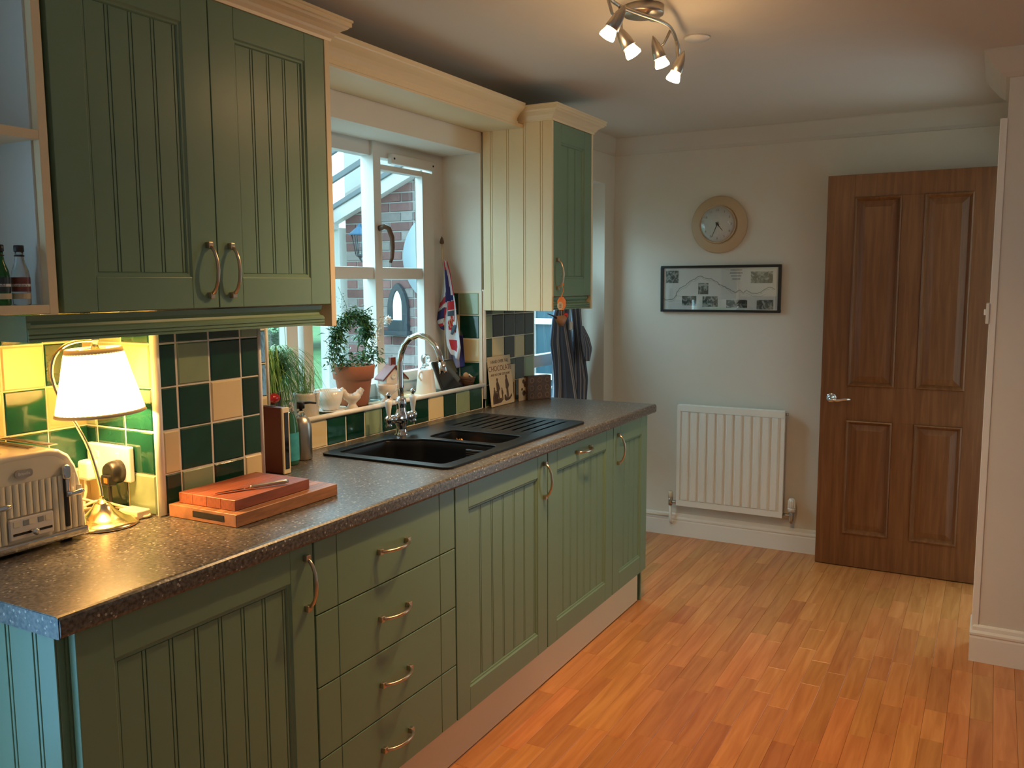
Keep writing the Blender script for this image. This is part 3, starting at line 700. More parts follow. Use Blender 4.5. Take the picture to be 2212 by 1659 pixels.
def smooth_poly(P, n=6, it=2):
    for _ in range(it):
        Q = []
        for i in range(len(P)):
            a, b = P[i], P[(i+1) % len(P)]; Q += [(a[0]*.75+b[0]*.25, a[1]*.75+b[1]*.25), (a[0]*.25+b[0]*.75, a[1]*.25+b[1]*.75)]
        P = Q
    return P
BOWL1 = smooth_poly([(1.300, .105), (1.34, .098), (1.585, .098), (1.632, .105), (1.640, .14), (1.640, .395), (1.610, .425), (1.590, .470), (1.575, .510), (1.54, .520), (1.34, .520), (1.303, .512), (1.298, .47), (1.298, .14)], it=3)
BOWL2 = smooth_poly([(1.672, .130), (1.70, .118), (1.815, .118), (1.838, .13), (1.845, .16), (1.845, .385), (1.835, .415), (1.80, .422), (1.70, .422), (1.675, .41), (1.668, .38), (1.668, .16)], it=3)
me = hole_curve(); me.transform(Matrix.Translation(Vector((0, 0, .9135)) - Vector(t['_w']))); me.materials.clear(); me.materials.append(MAT['sink_black'])
for p in me.polygons: p.use_smooth = False
o = bpy.data.objects.new('sink_top', me); COL.objects.link(o); o.parent = t
def bowl(P, depth, name):
    cx = sum(p[0] for p in P)/len(P); cy = sum(p[1] for p in P)/len(P)
    R = []
    for k, z in ((1.012, .9150), (1.0, .9140), (.985, .908), (.97, .89), (.95, .91-depth+.02), (.90, .91-depth+.004), (.80, .91-depth)):
        R.append([(cx+(p[0]-cx)*k, cy+(p[1]-cy)*k, z) for p in P])
    mb = MB(); mb.loft(R, False, True, True); return mb.build(name, 'sink_black', t)
b1 = bowl(BOWL1, .19, 'main_bowl'); b2 = bowl(BOWL2, .09, 'half_bowl')
og = MB().box(1.618, .150, .868, 1.630, .225, .898).build('overflow_grille', 'black_plastic', t, bevel=.002)
for k in range(4): MB().box(1.6165, .154, .872+.007*k, 1.6185, .221, .8745+.007*k).build('grille_bar', 'steel', og)
MB().lathe([(.035, .7225), (.035, .7245), (.028, .7255), (.026, .724)], (1.47, .31, 0), 24).build('drain', 'chrome', t)
for i in range(9): MB().box(1.92, .12+i*.043, .9150, 2.20, .134+i*.043, .9178).build('drainer_ridge', 'sink_black', t, bevel=.0015)
MB().box(1.90, .34, .9152, 1.95, .352, .9160).build('badge', 'steel', t)
# orange peel scraps in the half bowl
pz = thing('food_scraps', 'small yellow-orange scraps of peel lying in the half bowl of the black sink', 'food scraps', (1.785, .35, .821))
mb = MB()
for i in range(14):
    a = random.uniform(0, 6.28); c_ = (1.785+random.uniform(-.025, .025), .350+random.uniform(-.03, .03), .822+random.uniform(0, .055))
    v = []
    for k in range(5): v.append((c_[0]+random.uniform(-.02, .02), c_[1]+random.uniform(-.02, .02), c_[2]+random.uniform(0, .030)))
    mb.add(v, [(0,1,2),(2,3,4),(0,2,4),(1,3,0)])
o = mb.build('peel', 'yellow_food', pz); s_ = o.modifiers.new('t', 'SOLIDIFY'); s_.thickness = .002
# tap
t = thing('kitchen_tap', 'chrome swan-neck mixer tap with two white lever handles behind the sink', 'tap', (1.66, .52, .915))
MB().lathe([(.026, .9150), (.026, .921), (.021, .926), (.018, .945), (.022, .958), (.024, .975), (.024, .992), (.018, 1.004), (.017, 1.02), (.020, 1.032), (.018, 1.05), (.012, 1.056)], (1.66, .52, 0), 24).build('tap_body', 'chrome', t)
MB().lathe([(.008, -.080), (.011, -.076), (.011, -.062), (.016, -.058), (.016, -.045), (.013, -.040), (.019, -.018), (.019, .018), (.013, .040), (.016, .045), (.016, .058), (.011, .062), (.011, .076), (.008, .080)], (1.66, .52, .980), 20, 'x').build('cross_bar', 'chrome', t)
sp_ = [(1.66, .52, 1.04), (1.66, .521, 1.10), (1.66, .521, 1.18), (1.66, .515, 1.212), (1.66, .500, 1.243), (1.66, .475, 1.266), (1.66, .437, 1.278), (1.66, .400, 1.270), (1.66, .368, 1.245), (1.66, .351, 1.210), (1.66, .342, 1.178)]
MB().tube(sp_, .0108, 14).build('spout', 'chrome', t)
MB().tube([(1.66, .343, 1.186), (1.66, .339, 1.166), (1.66, .335, 1.148)], [.0125, .0135, .0145], 14).build('spout_nozzle', 'chrome', t)
for x_ in (1.587, 1.733):
    lv = MB().lathe([(.010, .955), (.013, .962), (.009, .968), (.015, .978), (.015, .988), (.009, .996)], (x_, .52, 0), 16).build('valve', 'chrome', t)
    MB().lathe([(.006, .996), (.007, 1.0), (.012, 1.035), (.0135, 1.046), (.010, 1.052)], (x_, .52, 0), 16).build('lever', 'white_china', t)
    MB().lathe([(.006, 1.052), (.005, 1.060), (.009, 1.066), (.009, 1.073), (.003, 1.079)], (x_, .52, 0), 16).build('lever_tip', 'chrome', t)

# ================================================================ RADIATOR, CLOCK, PICTURE
t = thing('radiator', 'white ribbed panel radiator on the far wall', 'radiator', (3.88, -.075, .18))
RY0, RY1, RZ0, RZ1, RX = -.372, .222, .190, .772, 3.868
MB().box(RX+.006, RY0, RZ0, RX+.012, RY1, RZ1).box(RX+.030, RY0+.005, RZ0+.004, RX+.045, RY1-.005, RZ1-.004).build('back_panel', 'white_gloss', t, bevel=.002)
fr = MB(); n = 11; p = (RY1-RY0-.05)/n
fr.box(RX, RY0, RZ1-.035, RX+.007, RY1, RZ1); fr.box(RX, RY0, RZ0, RX+.007, RY1, RZ0+.035); fr.box(RX, RY0, RZ0+.035, RX+.007, RY0+.020, RZ1-.035); fr.box(RX, RY1-.020, RZ0+.035, RX+.007, RY1, RZ1-.035)
fr.build('front_rim', 'white_gloss', t, bevel=.002)
for i in range(n):
    c_ = RY0 + .025 + p*(i+.5); a = p*.29
    MB().prism([(RX+.010, c_-a-.006), (RX-.004, c_-a), (RX-.004, c_+a), (RX+.010, c_+a+.006)], RZ0+.038, RZ1-.038, 'z').build('rib', 'white_gloss', t, bevel=.0015)
MB().box(RX+.012, RY0+.003, RZ1-.004, RX+.032, RY1-.003, RZ1+.002).build('top_grille', 'white_gloss', t, bevel=.001)
for yy in (RY0-.010, RY1+.0): pass
MB().tube([(RX+.02, RY0, .755), (RX+.02, RY0-.014, .755)], .008, 10).build('bleed_valve', 'steel', t)
v = MB(); v.tube([(RX+.02, RY1, .205), (RX+.02, RY1+.030, .205)], .010, 10); v.lathe([(.012, .185), (.012, .225), (.009, .230)], (RX+.02, RY1+.038, 0), 14); lv = v.build('lockshield_valve', 'steel', t)
MB().lathe([(.014, .228), (.014, .262), (.011, .266)], (RX+.02, RY1+.038, 0), 16).build('valve_cap', 'cream_enamel', lv)
MB().tube([(RX+.02, RY1+.038, .19), (RX+.02, RY1+.038, .10), (RX+.028, RY1+.038, .085), (RX+.045, RY1+.038, .075)], .008, 10).build('pipe', 'white_gloss', t)
MB().tube([(RX+.036, RY1+.038, .118), (RX+.036, YW-.02, .118)], .0075, 10).build('pipe', 'white_gloss', t)
v = MB(); v.tube([(RX+.02, RY0, .205), (RX+.02, RY0-.035, .205)], .010, 10); v.lathe([(.010, .165), (.013, .185), (.013, .222), (.010, .23)], (RX+.02, RY0-.045, 0), 14); lv = v.build('thermostatic_valve', 'steel', t)
mb = MB(); mb.lathe([(.019, .228), (.021, .245), (.021, .250)], (RX+.02, RY0-.045, 0), 20); mb.lathe([(.0185, .250), (.0185, .292), (.014, .300), (.006, .302)], (RX+.02, RY0-.045, 0), 20)
for k in range(12):
    a = 2*pi*k/12; mb.box(RX+.02+.0190*cos(a)-.002, RY0-.045+.0190*sin(a)-.002, .252, RX+.02+.0190*cos(a)+.002, RY0-.045+.0190*sin(a)+.002, .290)
mb.build('thermostat_head', 'white_plastic', lv)
# wall clock
t = thing('wall_clock', 'round wall clock with a wide pale wooden rim, above the framed map', 'clock', (3.91, .020, 1.77)); c = (0, .020, 1.770)
def disc(prof, name, m, cc=None, seg=56, parent=None): return MB().lathe([(r, XF - d) for r, d in prof], (0, (cc or c)[0+1], (cc or c)[2]), seg, 'x').build(name, m, parent or t)
disc([(.153, .001), (.155, .012), (.153, .018), (.148, .021), (.110, .024), (.105, .026), (.103, .022), (.001, .020)], 'rim', 'clock_rim')
CY = .026
disc([(.102, .0205), (.102, .029), (.098, .031), (.096, .028), (.096, .023)], 'bezel', 'light_wood', (0, CY, 1.772))
fc = disc([(.0965, .021), (.0965, .0245), (.001, .0247)], 'dial', 'paper_white', (0, CY, 1.772))
for k in range(12):
    a = 2*pi*k/12; r = .076; s_ = str(k or 12)
    M = frame_M((XF-.0255, CY - r*sin(a), 1.772 + r*cos(a)), (0, -1, 0), (0, 0, 1))
    text(s_, .017, 'numeral', 'print_grey', fc, M, .0004)
def hand(ang, L, w_, name, off):
    a = radians(ang); d = Vector((0, -sin(a), cos(a))); n_ = Vector((0, -cos(a), -sin(a))); b_ = Vector((XF-off, CY, 1.772))
    pts = [b_ - d*.014 + n_*w_, b_ - d*.014 - n_*w_, b_ + d*L - n_*w_*.35, b_ + d*L + n_*w_*.35]; q = [p + Vector((-.0012, 0, 0)) for p in pts]
    MB().loft([pts, q], True, True, False).build(name, 'black_plastic', t)
hand(140, .046, .0030, 'hour_hand', .028); hand(203, .076, .0024, 'minute_hand', .030)
MB().lathe([(.007, XF-.028), (.007, XF-.0335), (.002, XF-.0345)], (0, CY, 1.772), 16, 'x').build('hub', 'black_plastic', t)
MB().lathe([(.0955, XF-.031), (.085, XF-.038), (.060, XF-.044), (.030, XF-.047), (.001, XF-.048)], (0, CY, 1.772), 40, 'x', cap0=False).build('clock_glass', 'picture_glass', t)
# framed strip map
t = thing('framed_map', 'long black-framed strip map with small photographs, on the far wall above the radiator', 'picture', (3.92, .012, 1.29))
a0, a1, z0, z1 = .345, -.320, 1.294, 1.551; xf = XF - .022
MB().box(xf, a1, z1-.013, XF-.001, a0, z1).box(xf, a1, z0, XF-.001, a0, z0+.013).box(xf, a1, z0+.013, XF-.001, a1+.015, z1-.013).box(xf, a0-.015, z0+.013, XF-.001, a0, z1-.013).build('frame', 'black_plastic', t, bevel=.0015)
pr = MB().box(XF-.012, a1+.01, z0+.01, XF-.002, a0-.01, z1-.01).build('map_sheet', 'paper_white', t)
def M2(u, v_): # picture coordinates of the crop: u 0..1 left to right, v 0..1 top to bottom, inside the mount
    return (a0-.015 - u*(a0-a1-.03), z1-.013 - v_*(z1-z0-.026))
def strip(pts, w_, m, name='printed_line'):
    mb = MB(); P = [M2(*p) for p in pts]; V = []
    for i, p in enumerate(P):
        q0 = P[max(i-1, 0)]; q1 = P[min(i+1, len(P)-1)]; d = Vector((q1[0]-q0[0], q1[1]-q0[1])).normalized(); n_ = Vector((-d.y, d.x))*w_/2
        V += [(XF-.0123, p[0]+n_.x, p[1]+n_.y), (XF-.0123, p[0]-n_.x, p[1]-n_.y)]
    for i in range(len(P)-1): mb.add([V[2*i], V[2*i+1], V[2*i+3], V[2*i+2]], [(0,1,2,3)])
    return mb.build(name, m, pr)
riv = [(.0, .74), (.04, .77), (.085, .75), (.11, .68), (.125, .58), (.15, .49), (.20, .42), (.24, .32), (.285, .26), (.32, .19), (.365, .23), (.43, .27), (.48, .33), (.50, .39), (.55, .45), (.595, .53), (.635, .59), (.68, .53), (.71, .60), (.735, .54), (.78, .60), (.83, .61), (.87, .56), (.91, .49), (.94, .47), (.975, .52)]
fine = []
for i in range(len(riv)-1):
    for k in range(3):
        f = k/3; fine.append((riv[i][0]*(1-f)+riv[i+1][0]*f + random.uniform(-.003, .003), riv[i][1]*(1-f)+riv[i+1][1]*f + random.uniform(-.012, .012)))
strip(fine + [riv[-1]], .0040, 'print_grey', 'river_line'); strip([(u, v_+.035+random.uniform(-.02, .02)) for u, v_ in fine[::2]], .0013, 'print_grey', 'road_line')
strip([(.11, .66), (.15, .68), (.20, .70)], .0014, 'print_grey'); strip([(.73, .6), (.79, .67), (.85, .68), (.90, .63)], .0016, 'print_grey')
for u0, v0, u1, v1 in ((.02, .06, .135, .36), (.315, .36, .405, .63), (.17, .67, .30, .90), (.355, .68, .49, .93), (.565, .76, .745, .95), (.825, .76, .965, .98), (.77, .10, .955, .37)):
    p0 = M2(u0, v0); p1 = M2(u1, v1); MB().box(XF-.0124, p0[0], p0[1], XF-.0118, p1[0], p1[1]).build('small_photograph', 'photo_print', pr)
for k, (w0, v_) in enumerate(((.10, .05), (.11, .12), (.09, .19), (.07, .26))):
    p0 = M2(.645-w0/2, v_); p1 = M2(.645+w0/2, v_+.022); MB().box(XF-.0124, p0[0], p0[1], XF-.0119, p1[0], p1[1]).build('caption_line', 'print_grey', pr)
MB().box(XF-.0165, a1+.014, z0+.012, XF-.0155, a0-.014, z1-.012).build('glazing', 'picture_glass', t)
SPOTP = 27.0
# ================================================================ TOASTER
t = thing('toaster', 'cream ribbed toaster with chrome levers at the left end of the worktop', 'toaster', (.197, .51, .91))
TX0, TX1, TY0, TY1 = .072, .322, .385, .632; tcx = .197
def tsec(y, ins=0):
    P = [(TX1, .936), (TX1-.001, .96), (TX1-.004, 1.0), (TX1-.010, 1.045), (TX1-.018, 1.075), (TX1-.032, 1.100), (TX1-.052, 1.113), (TX1-.075, 1.117)]
    Q = [(p[0]-ins if p[0] > tcx else p[0], p[1]-ins if p[1] > .95 else p[1]) for p in P]
    Q = Q + [(2*tcx-p[0], p[1]) for p in reversed(Q)]
    return [(p[0], y, p[1]) for p in Q]
mb = MB(); mb.loft([tsec(TY0, .012), tsec(TY0-.003, .006), tsec(TY0+.002, .001), tsec(TY0+.012, 0), tsec(TY1-.012, 0), tsec(TY1, .008)], True, True, True)
body = mb.build('body', 'cream_enamel', t)
MB().box(TX0-.003, TY0-.006, .918, TX1+.003, TY1+.003, .938).build('base_trim', 'chrome', t, bevel=.006, seg=3)
for x_ in (TX0+.03, TX1-.03):
    for y_ in (TY0+.03, TY1-.03): MB().lathe([(.012, .910), (.012, .919)], (x_, y_, 0), 12).build('foot', 'black_plastic', t)
for k in range(17):
    x_ = TX0 + .014 + k*(TX1-TX0-.028)/16; zt = 1.058 if abs(x_-tcx) < .100 else 1.03
    lo = .940
    if .145 < x_ < .245: lo = .992
    MB().prism([(x_-.0062, TY0-.0025), (x_-.003, TY0-.0046), (x_, TY0-.0052), (x_+.003, TY0-.0046), (x_+.0062, TY0-.0025)], lo, zt, 'z').build('rib', 'cream_enamel', t)
# control plate with slider
MB().box(.148, TY0-.0085, .944, .243, TY0-.002, .989).build('control_plate', 'porcelain', t, bevel=.003)
for i, x_ in enumerate((.163, .183, .195, .214, .230)): MB().box(x_-.006, TY0-.0095, .972, x_+.006, TY0-.0084, .983).build('setting_mark', 'cream_enamel' if i in (0, 2, 4) else 'print_grey', t)
MB().box(.155, TY0-.0092, .954, .238, TY0-.0080, .959).build('slider_track', 'black_plastic', t)
MB().lathe([(.004, TY0-.009), (.006, TY0-.016), (.007, TY0-.026), (.003, TY0-.029)], (.194, 0, .958), 14, 'y').build('slider_knob', 'chrome', t)
for x_ in (.276, .118):
    MB().box(x_-.0055, TY0-.0078, .945, x_+.0055, TY0-.001, 1.066).build('lever_slot', 'black_plastic', t, bevel=.004)
    MB().loft([rrect(x_-.0085, 1.048, x_+.0085, 1.080, .0080, TY0-.004, 5, 'xz'), rrect(x_-.0085, 1.048, x_+.0085, 1.080, .0080, TY0-.012, 5, 'xz'), rrect(x_-.0060, 1.051, x_+.0060, 1.077, .0055, TY0-.015, 5, 'xz')]).build('lever_cap', 'chrome', t)
    MB().box(x_-.003, TY0-.014, 1.012, x_+.003, TY0-.006, 1.050).build('lever', 'chrome', t, bevel=.0015)
    MB().tube([(x_-.006, TY0-.016, 1.018), (x_+.008, TY0-.020, 1.018), (x_+.018, TY0-.024, 1.020), (x_+.026, TY0-.026, 1.022)], [.006, .005, .006, .0045], 12).build('lever_knob', 'chrome', t)
MB().loft([rrect(.168, 1.070, .206, 1.086, .0075, TY0-.0035, 5, 'xz'), rrect(.168, 1.070, .206, 1.086, .0075, TY0-.0065, 5, 'xz')]).build('name_badge', 'steel', t)
text('Breville', .0085, 'badge_lettering', 'white_plastic', t, frame_M((.187, TY0-.0068, 1.0775), (1, 0, 0), (0, 0, 1)), .0003)
for x_ in (.115, .158, .236, .279):
    MB().box(x_-.011, TY0+.035, 1.1165, x_+.011, TY1-.035, 1.1185).build('slot_rim', 'steel', t, bevel=.001)
    MB().box(x_-.009, TY0+.040, 1.1180, x_+.009, TY1-.040, 1.1192).build('bread_slot', 'dark_gap', t)

# ================================================================ LAMP
LX, LY = .400, .440
t = thing('table_lamp', 'lit table lamp with a pleated cream shade and curved metal stem beside the toaster', 'lamp', (LX, LY, .91))
MB().lathe([(.075, .9105), (.077, .913), (.076, .916), (.069, .921), (.058, .926), (.050, .928), (.044, .932), (.033, .940), (.024, .950), (.018, .959), (.017, .962), (.011, .965), (.007, .970)], (LX, LY, 0), 40).build('base', 'brass_nickel', t)
stem = [(.402, .442, .975), (.402, .446, 1.000), (.396, .452, 1.045), (.386, .459, 1.095), (.371, .469, 1.140), (.354, .481, 1.185), (.341, .491, 1.225), (.335, .495, 1.262), (.341, .491, 1.298), (.357, .480, 1.321), (.378, .466, 1.331), (.400, .450, 1.333), (.411, .444, 1.330)]
# smooth the stem
def cr(P, n=4):
    P = [Vector(p) for p in P]; out = []
    for i in range(len(P)-1):
        p0 = P[max(i-1, 0)]; p1 = P[i]; p2 = P[i+1]; p3 = P[min(i+2, len(P)-1)]
        for k in range(n):
            u = k/n; out.append(.5*((2*p1) + (p2-p0)*u + (2*p0-5*p1+4*p2-p3)*u*u + (3*p1-p0-3*p2+p3)*u**3))
    return out + [P[-1]]
MB().tube(cr(stem), .0042, 10).build('stem', 'brass_nickel', t)
SXc, SYc = .410, .445
tl = Matrix.Translation((SXc, SYc, 1.24)) @ Matrix.Rotation(radians(-3.0), 4, Vector((.58, .81, 0))) @ Matrix.Translation((-SXc, -SYc, -1.24))
mb = MB(); NP = 56; R = []
for r, z in ((.0935, 1.170), (.0925, 1.176), (.083, 1.215), (.073, 1.255), (.063, 1.300), (.0585, 1.314)):
    R.append([(SXc + (r + (.0011 if k % 2 else -.0011))*cos(2*pi*k/(NP*2)), SYc + (r + (.0011 if k % 2 else -.0011))*sin(2*pi*k/(NP*2)), z) for k in range(NP*2)])
mb.loft(R, False, False, False).xf(tl); mb.build('shade', 'shade_cloth', t)
def band(r0, z0, r1, z1, name, m):
    b = MB().lathe([(r0, z0), (r0+.0022, z0+.001), (r1+.0022, z1-.001), (r1, z1)], (SXc, SYc, 0), 56, cap0=False, cap1=False).xf(tl); return b.build(name, m, t)
band(.0600, 1.304, .0580, 1.316, 'shade_trim', 'paper_cream'); band(.0950, 1.166, .0928, 1.174, 'shade_trim', 'paper_cream')
MB().lathe([(.010, 1.262), (.012, 1.275), (.012, 1.310), (.008, 1.316), (.005, 1.328), (.009, 1.333), (.006, 1.342), (.002, 1.346)], (SXc, SYc, 0), 16).build('lamp_holder', 'brass_nickel', t)
for a in (0, 120, 240): MB().tube([(SXc, SYc, 1.316), (SXc+.058*cos(radians(a+30)), SYc+.058*sin(radians(a+30)), 1.311)], .0012, 6).xf(tl).build('spider_arm', 'brass_nickel', t)
MB().lathe([(.003, 1.205), (.010, 1.209), (.017, 1.220), (.0185, 1.233), (.014, 1.250), (.009, 1.262)], (SXc, SYc, 0), 20).build('bulb', 'shade_bulb', t)
LAMPP = 14.0
point('table_lamp_light', (SXc-.022, SYc-.028, 1.228), LAMPP*.5, .012, (1, .58, .20)); point('table_lamp_light', (SXc+.026, SYc+.02, 1.228), LAMPP*.5, .012, (1, .58, .20))
# double socket on the pier face, with plugs
t = thing('wall_socket', 'white double wall socket on the tiled pier behind the lamp base', 'socket', (.500, .545, .985))
MB().box(.490, .458, .987, .5060, .614, 1.073).build('socket_plate', 'white_plastic', t, bevel=.004, seg=3)
for y_ in (.50, .575): MB().box(.488, y_-.006, 1.040, .4905, y_+.006, 1.056).build('switch_rocker', 'white_plastic', t, bevel=.001)
t = thing('black_plug', 'black three-pin plug pushed into the right half of the double socket', 'plug', (.47, .493, .985))
mb = MB(); mb.loft([[(x_, .493 + r*cos(a)*.024, 1.015 + r*(.026*sin(a) if sin(a) > 0 else .030*sin(a))) for a in [2*pi*k/24 for k in range(24)]] for x_, r in ((.4895, 1), (.472, 1), (.462, .92), (.456, .78))]).build('plug_body', 'black_plastic', t)
MB().box(.448, .478, .984, .470, .508, 1.010).build('plug_grip', 'black_plastic', t, bevel=.003)
MB().box(.4470, .483, .992, .4482, .495, 1.004).build('fuse_label', 'orange_print', t)
MB().tube(cr([(.462, .493, .990), (.460, .492, .972), (.462, .494, .950), (.470, .500, .932), (.486, .515, .920), (.498, .540, .916)]), .0045, 8).build('plug_cord', 'black_plastic', t)
t = thing('white_plug', 'pale plug in the left half of the double socket, half hidden by the lamp stem', 'plug', (.47, .604, .985))
MB().box(.458, .568, .985, .4895, .610, 1.034).build('plug_body', 'white_plastic', t, bevel=.008, seg=3)
MB().tube(cr([(.466, .590, .986), (.464, .588, .960), (.458, .590, .930), (.455, .580, .916)]), .004, 8).build('plug_cord', 'cable', t)
# lamp cable coils on the worktop
mb = MB()
def z_(i): return .9145 + .004*(i % 3)
mb.tube(cr([(.340, .560, .915), (.380, .545, .920), (.420, .530, .940), (.445, .510, .948), (.470, .480, .935), (.490, .440, .925), (.498, .410, .918), (.490, .398, .915), (.470, .410, .914), (.440, .440, .914), (.420, .470, .915), (.390, .520, .915), (.350, .575, .915)]), .0032, 8)
mb.tube(cr([(.330, .600, .915), (.380, .570, .918), (.430, .555, .925), (.470, .520, .926), (.492, .470, .922), (.500, .430, .918), (.494, .415, .916)]), .0032, 8)
mb.tube(cr([(.345, .590, .930), (.385, .560, .950), (.415, .545, .955), (.450, .535, .940), (.470, .525, .925)]), .0032, 8)
single(mb, 'lamp_cable', 'cable', 'looped cream cable lying behind the lamp base on the worktop', 'cable')
t = single(MB().box(.462, .402, .9105, .500, .468, .930), 'cable_adaptor', 'cream_enamel', 'small cream block lying against the pier, right of the lamp base', 'adaptor', bevel=.003)

# ================================================================ CHOPPING BOARDS, KNIFE
t = thing('chopping_board', 'large thick wooden chopping board with a slot handle, lying on the worktop', 'chopping board', (.69, .25, .911))
rot = Matrix.Translation((.70, .25, 0)) @ Matrix.Rotation(radians(.5), 4, 'Z') @ Matrix.Translation((-.70, -.25, 0))
B0 = MB(); 
for i in range(9): # glued staves
    y0 = .148 + i*.0245
    if i in (3, 4): pass
    MB().box(.524 + random.uniform(0, .0), y0, .911, .872, y0+.0243, .940).xf(rot).build('stave', 'board_wood', t, bevel=.0008, seg=1)
MB().box(.5232, .150, .9115, .5242, .366, .9395).xf(rot).build('end_grain', 'board_end', t)
MB().box(.5225, .186, .919, .5240, .288, .934).xf(rot).build('grip_slot', 'dark_gap', t, bevel=.001)
t = thing('chopping_board', 'smaller reddish wooden chopping board lying on top of the larger board', 'chopping board', (.67, .26, .941))
rot = Matrix.Translation((.67, .26, 0)) @ Matrix.Rotation(radians(1.0), 4, 'Z') @ Matrix.Translation((-.67, -.26, 0))
for i in range(4):
    y0 = .174 + i*.0455; MB().box(.544, y0, .9408, .796, y0+.0453, .966).xf(rot).build('stave', 'board_red', t, bevel=.0008, seg=1)
t = thing('kitchen_knife', 'kitchen knife lying across the smaller reddish chopping board', 'knife', (.65, .205, .967))
a = Vector((.560, .252, .9675)); b = Vector((.728, .182, .9695)); d = (b-a).normalized(); n_ = Vector((-d.y, d.x, 0))
bl = []; 
for f, w_ in ((0, .001), (.04, .006), (.12, .010), (.36, .010), (.50, .009)):
    p = a + (b-a)*f*.97; bl.append([tuple(p + n_*w_*.9 + Vector((0, 0, .0004))), tuple(p - n_*w_*.3 + Vector((0, 0, .0004))), tuple(p - n_*w_*.3 + Vector((0, 0, .0030))), tuple(p + n_*w_*.2 + Vector((0, 0, .0034)))])
MB().loft(bl, True, True, False).build('blade', 'chrome', t)
hn = [a + (b-a)*f for f in (.47, .50, .60, .80, .95, 1.0)]
MB().tube([p + Vector((0, 0, .0045)) for p in hn], [.0036, .0045, .0045, .0050, .0056, .0045], 12).build('knife_handle', 'steel', t)

# ================================================================ LEFT OF SINK: red box, bottles
t = thing('red_box', 'tall dark red box with a cream front edge standing beside the tiled pier', 'box', (1.0, .49, .91))
MB().box(.992, .452, .911, 1.018, .556, 1.104).build('box_body', 'brown_red', t, bevel=.003)
MB().box(.991, .4465, .911, 1.019, .4525, 1.1045).build('front_frame', 'cream_paint', t, bevel=.0015)
MB().box(.997, .4455, .925, 1.013, .4470, 1.090).build('front_panel', 'black_glass', t)
MB().box(.999, .49, 1.104, 1.011, .53, 1.1055).build('lid_slot', 'black_plastic', t)
t = thing('red_ornament', 'small glossy red ornament on the window sill behind the dark red box', 'ornament', (1.16, .68, 1.015))
MB().sphere((1.205, .690, 1.093), .022, 16, 10, 1.25, .8, .75).build('body', 'red_paint', t)
MB().tube([(1.190, .690, 1.093), (1.165, .685, 1.096), (1.145, .68, 1.103)], [.016, .009, .008], 12).build('neck', 'red_paint', t)
MB().sphere((1.143, .680, 1.104), .013, 12, 8).build('head', 'red_paint', t)
MB().prism([(1.131, 1.108), (1.118, 1.103), (1.131, 1.099)], .677, .684, 'y').build('beak', 'red_paint', t)
MB().tube([(1.205, .690, 1.015), (1.205, .690, 1.08)], .004, 8).lathe([(.020, 1.0125), (.018, 1.017)], (1.205, .690, 0), 16).build('stand', 'dark_wood', t)
t = thing('washing_up_bottle', 'dark green washing-up liquid bottle with a colourful label, right of the dark red box', 'bottle', (1.10, .525, .91))
mb = MB(); R = []
for w_, d_, z in ((.024, .016, .911), (.027, .018, .915), (.028, .018, .96), (.028, .018, 1.0), (.026, .017, 1.03), (.020, .014, 1.055), (.011, .010, 1.068), (.0085, .0085, 1.072)):
    R.append([(1.108 + w_*cos(2*pi*k/24), .527 + d_*sin(2*pi*k/24), z) for k in range(24)])
mb.loft(R).build('bottle_body', 'liquid_green', t)
MB().loft([[(1.108 + .0286*cos(a), .527 + .0186*sin(a), z) for a in [radians(190 + 160*k/14) for k in range(15)]] for z in (.925, 1.01)], False, False, True, False).build('label', 'label_blue', t)
MB().lathe([(.010, 1.070), (.010, 1.086), (.005, 1.090), (.005, 1.100), (.003, 1.104)], (1.108, .527, 0), 16).build('cap', 'clear_plastic', t)
t = thing('soap_dispenser', 'grey metal soap dispenser with a black pump top, left of the sink', 'dispenser', (1.19, .56, .91))
MB().lathe([(.030, .911), (.0315, .914), (.0315, 1.005), (.0300, 1.022), (.024, 1.038), (.015, 1.047), (.010, 1.050)], (1.19, .56, 0), 32).build('dispenser_body', 'steel', t)
MB().lathe([(.010, 1.049), (.012, 1.051), (.012, 1.062), (.009, 1.064)], (1.19, .56, 0), 16).build('collar', 'clear_plastic', t)
MB().lathe([(.005, 1.062), (.005, 1.070), (.012, 1.071), (.012, 1.090), (.010, 1.092)], (1.19, .56, 0), 16).build('pump', 'black_plastic', t)
MB().tube([(1.19, .56, 1.087), (1.215, .545, 1.088), (1.232, .535, 1.084)], [.005, .004, .003], 8).build('spout', 'black_plastic', t)

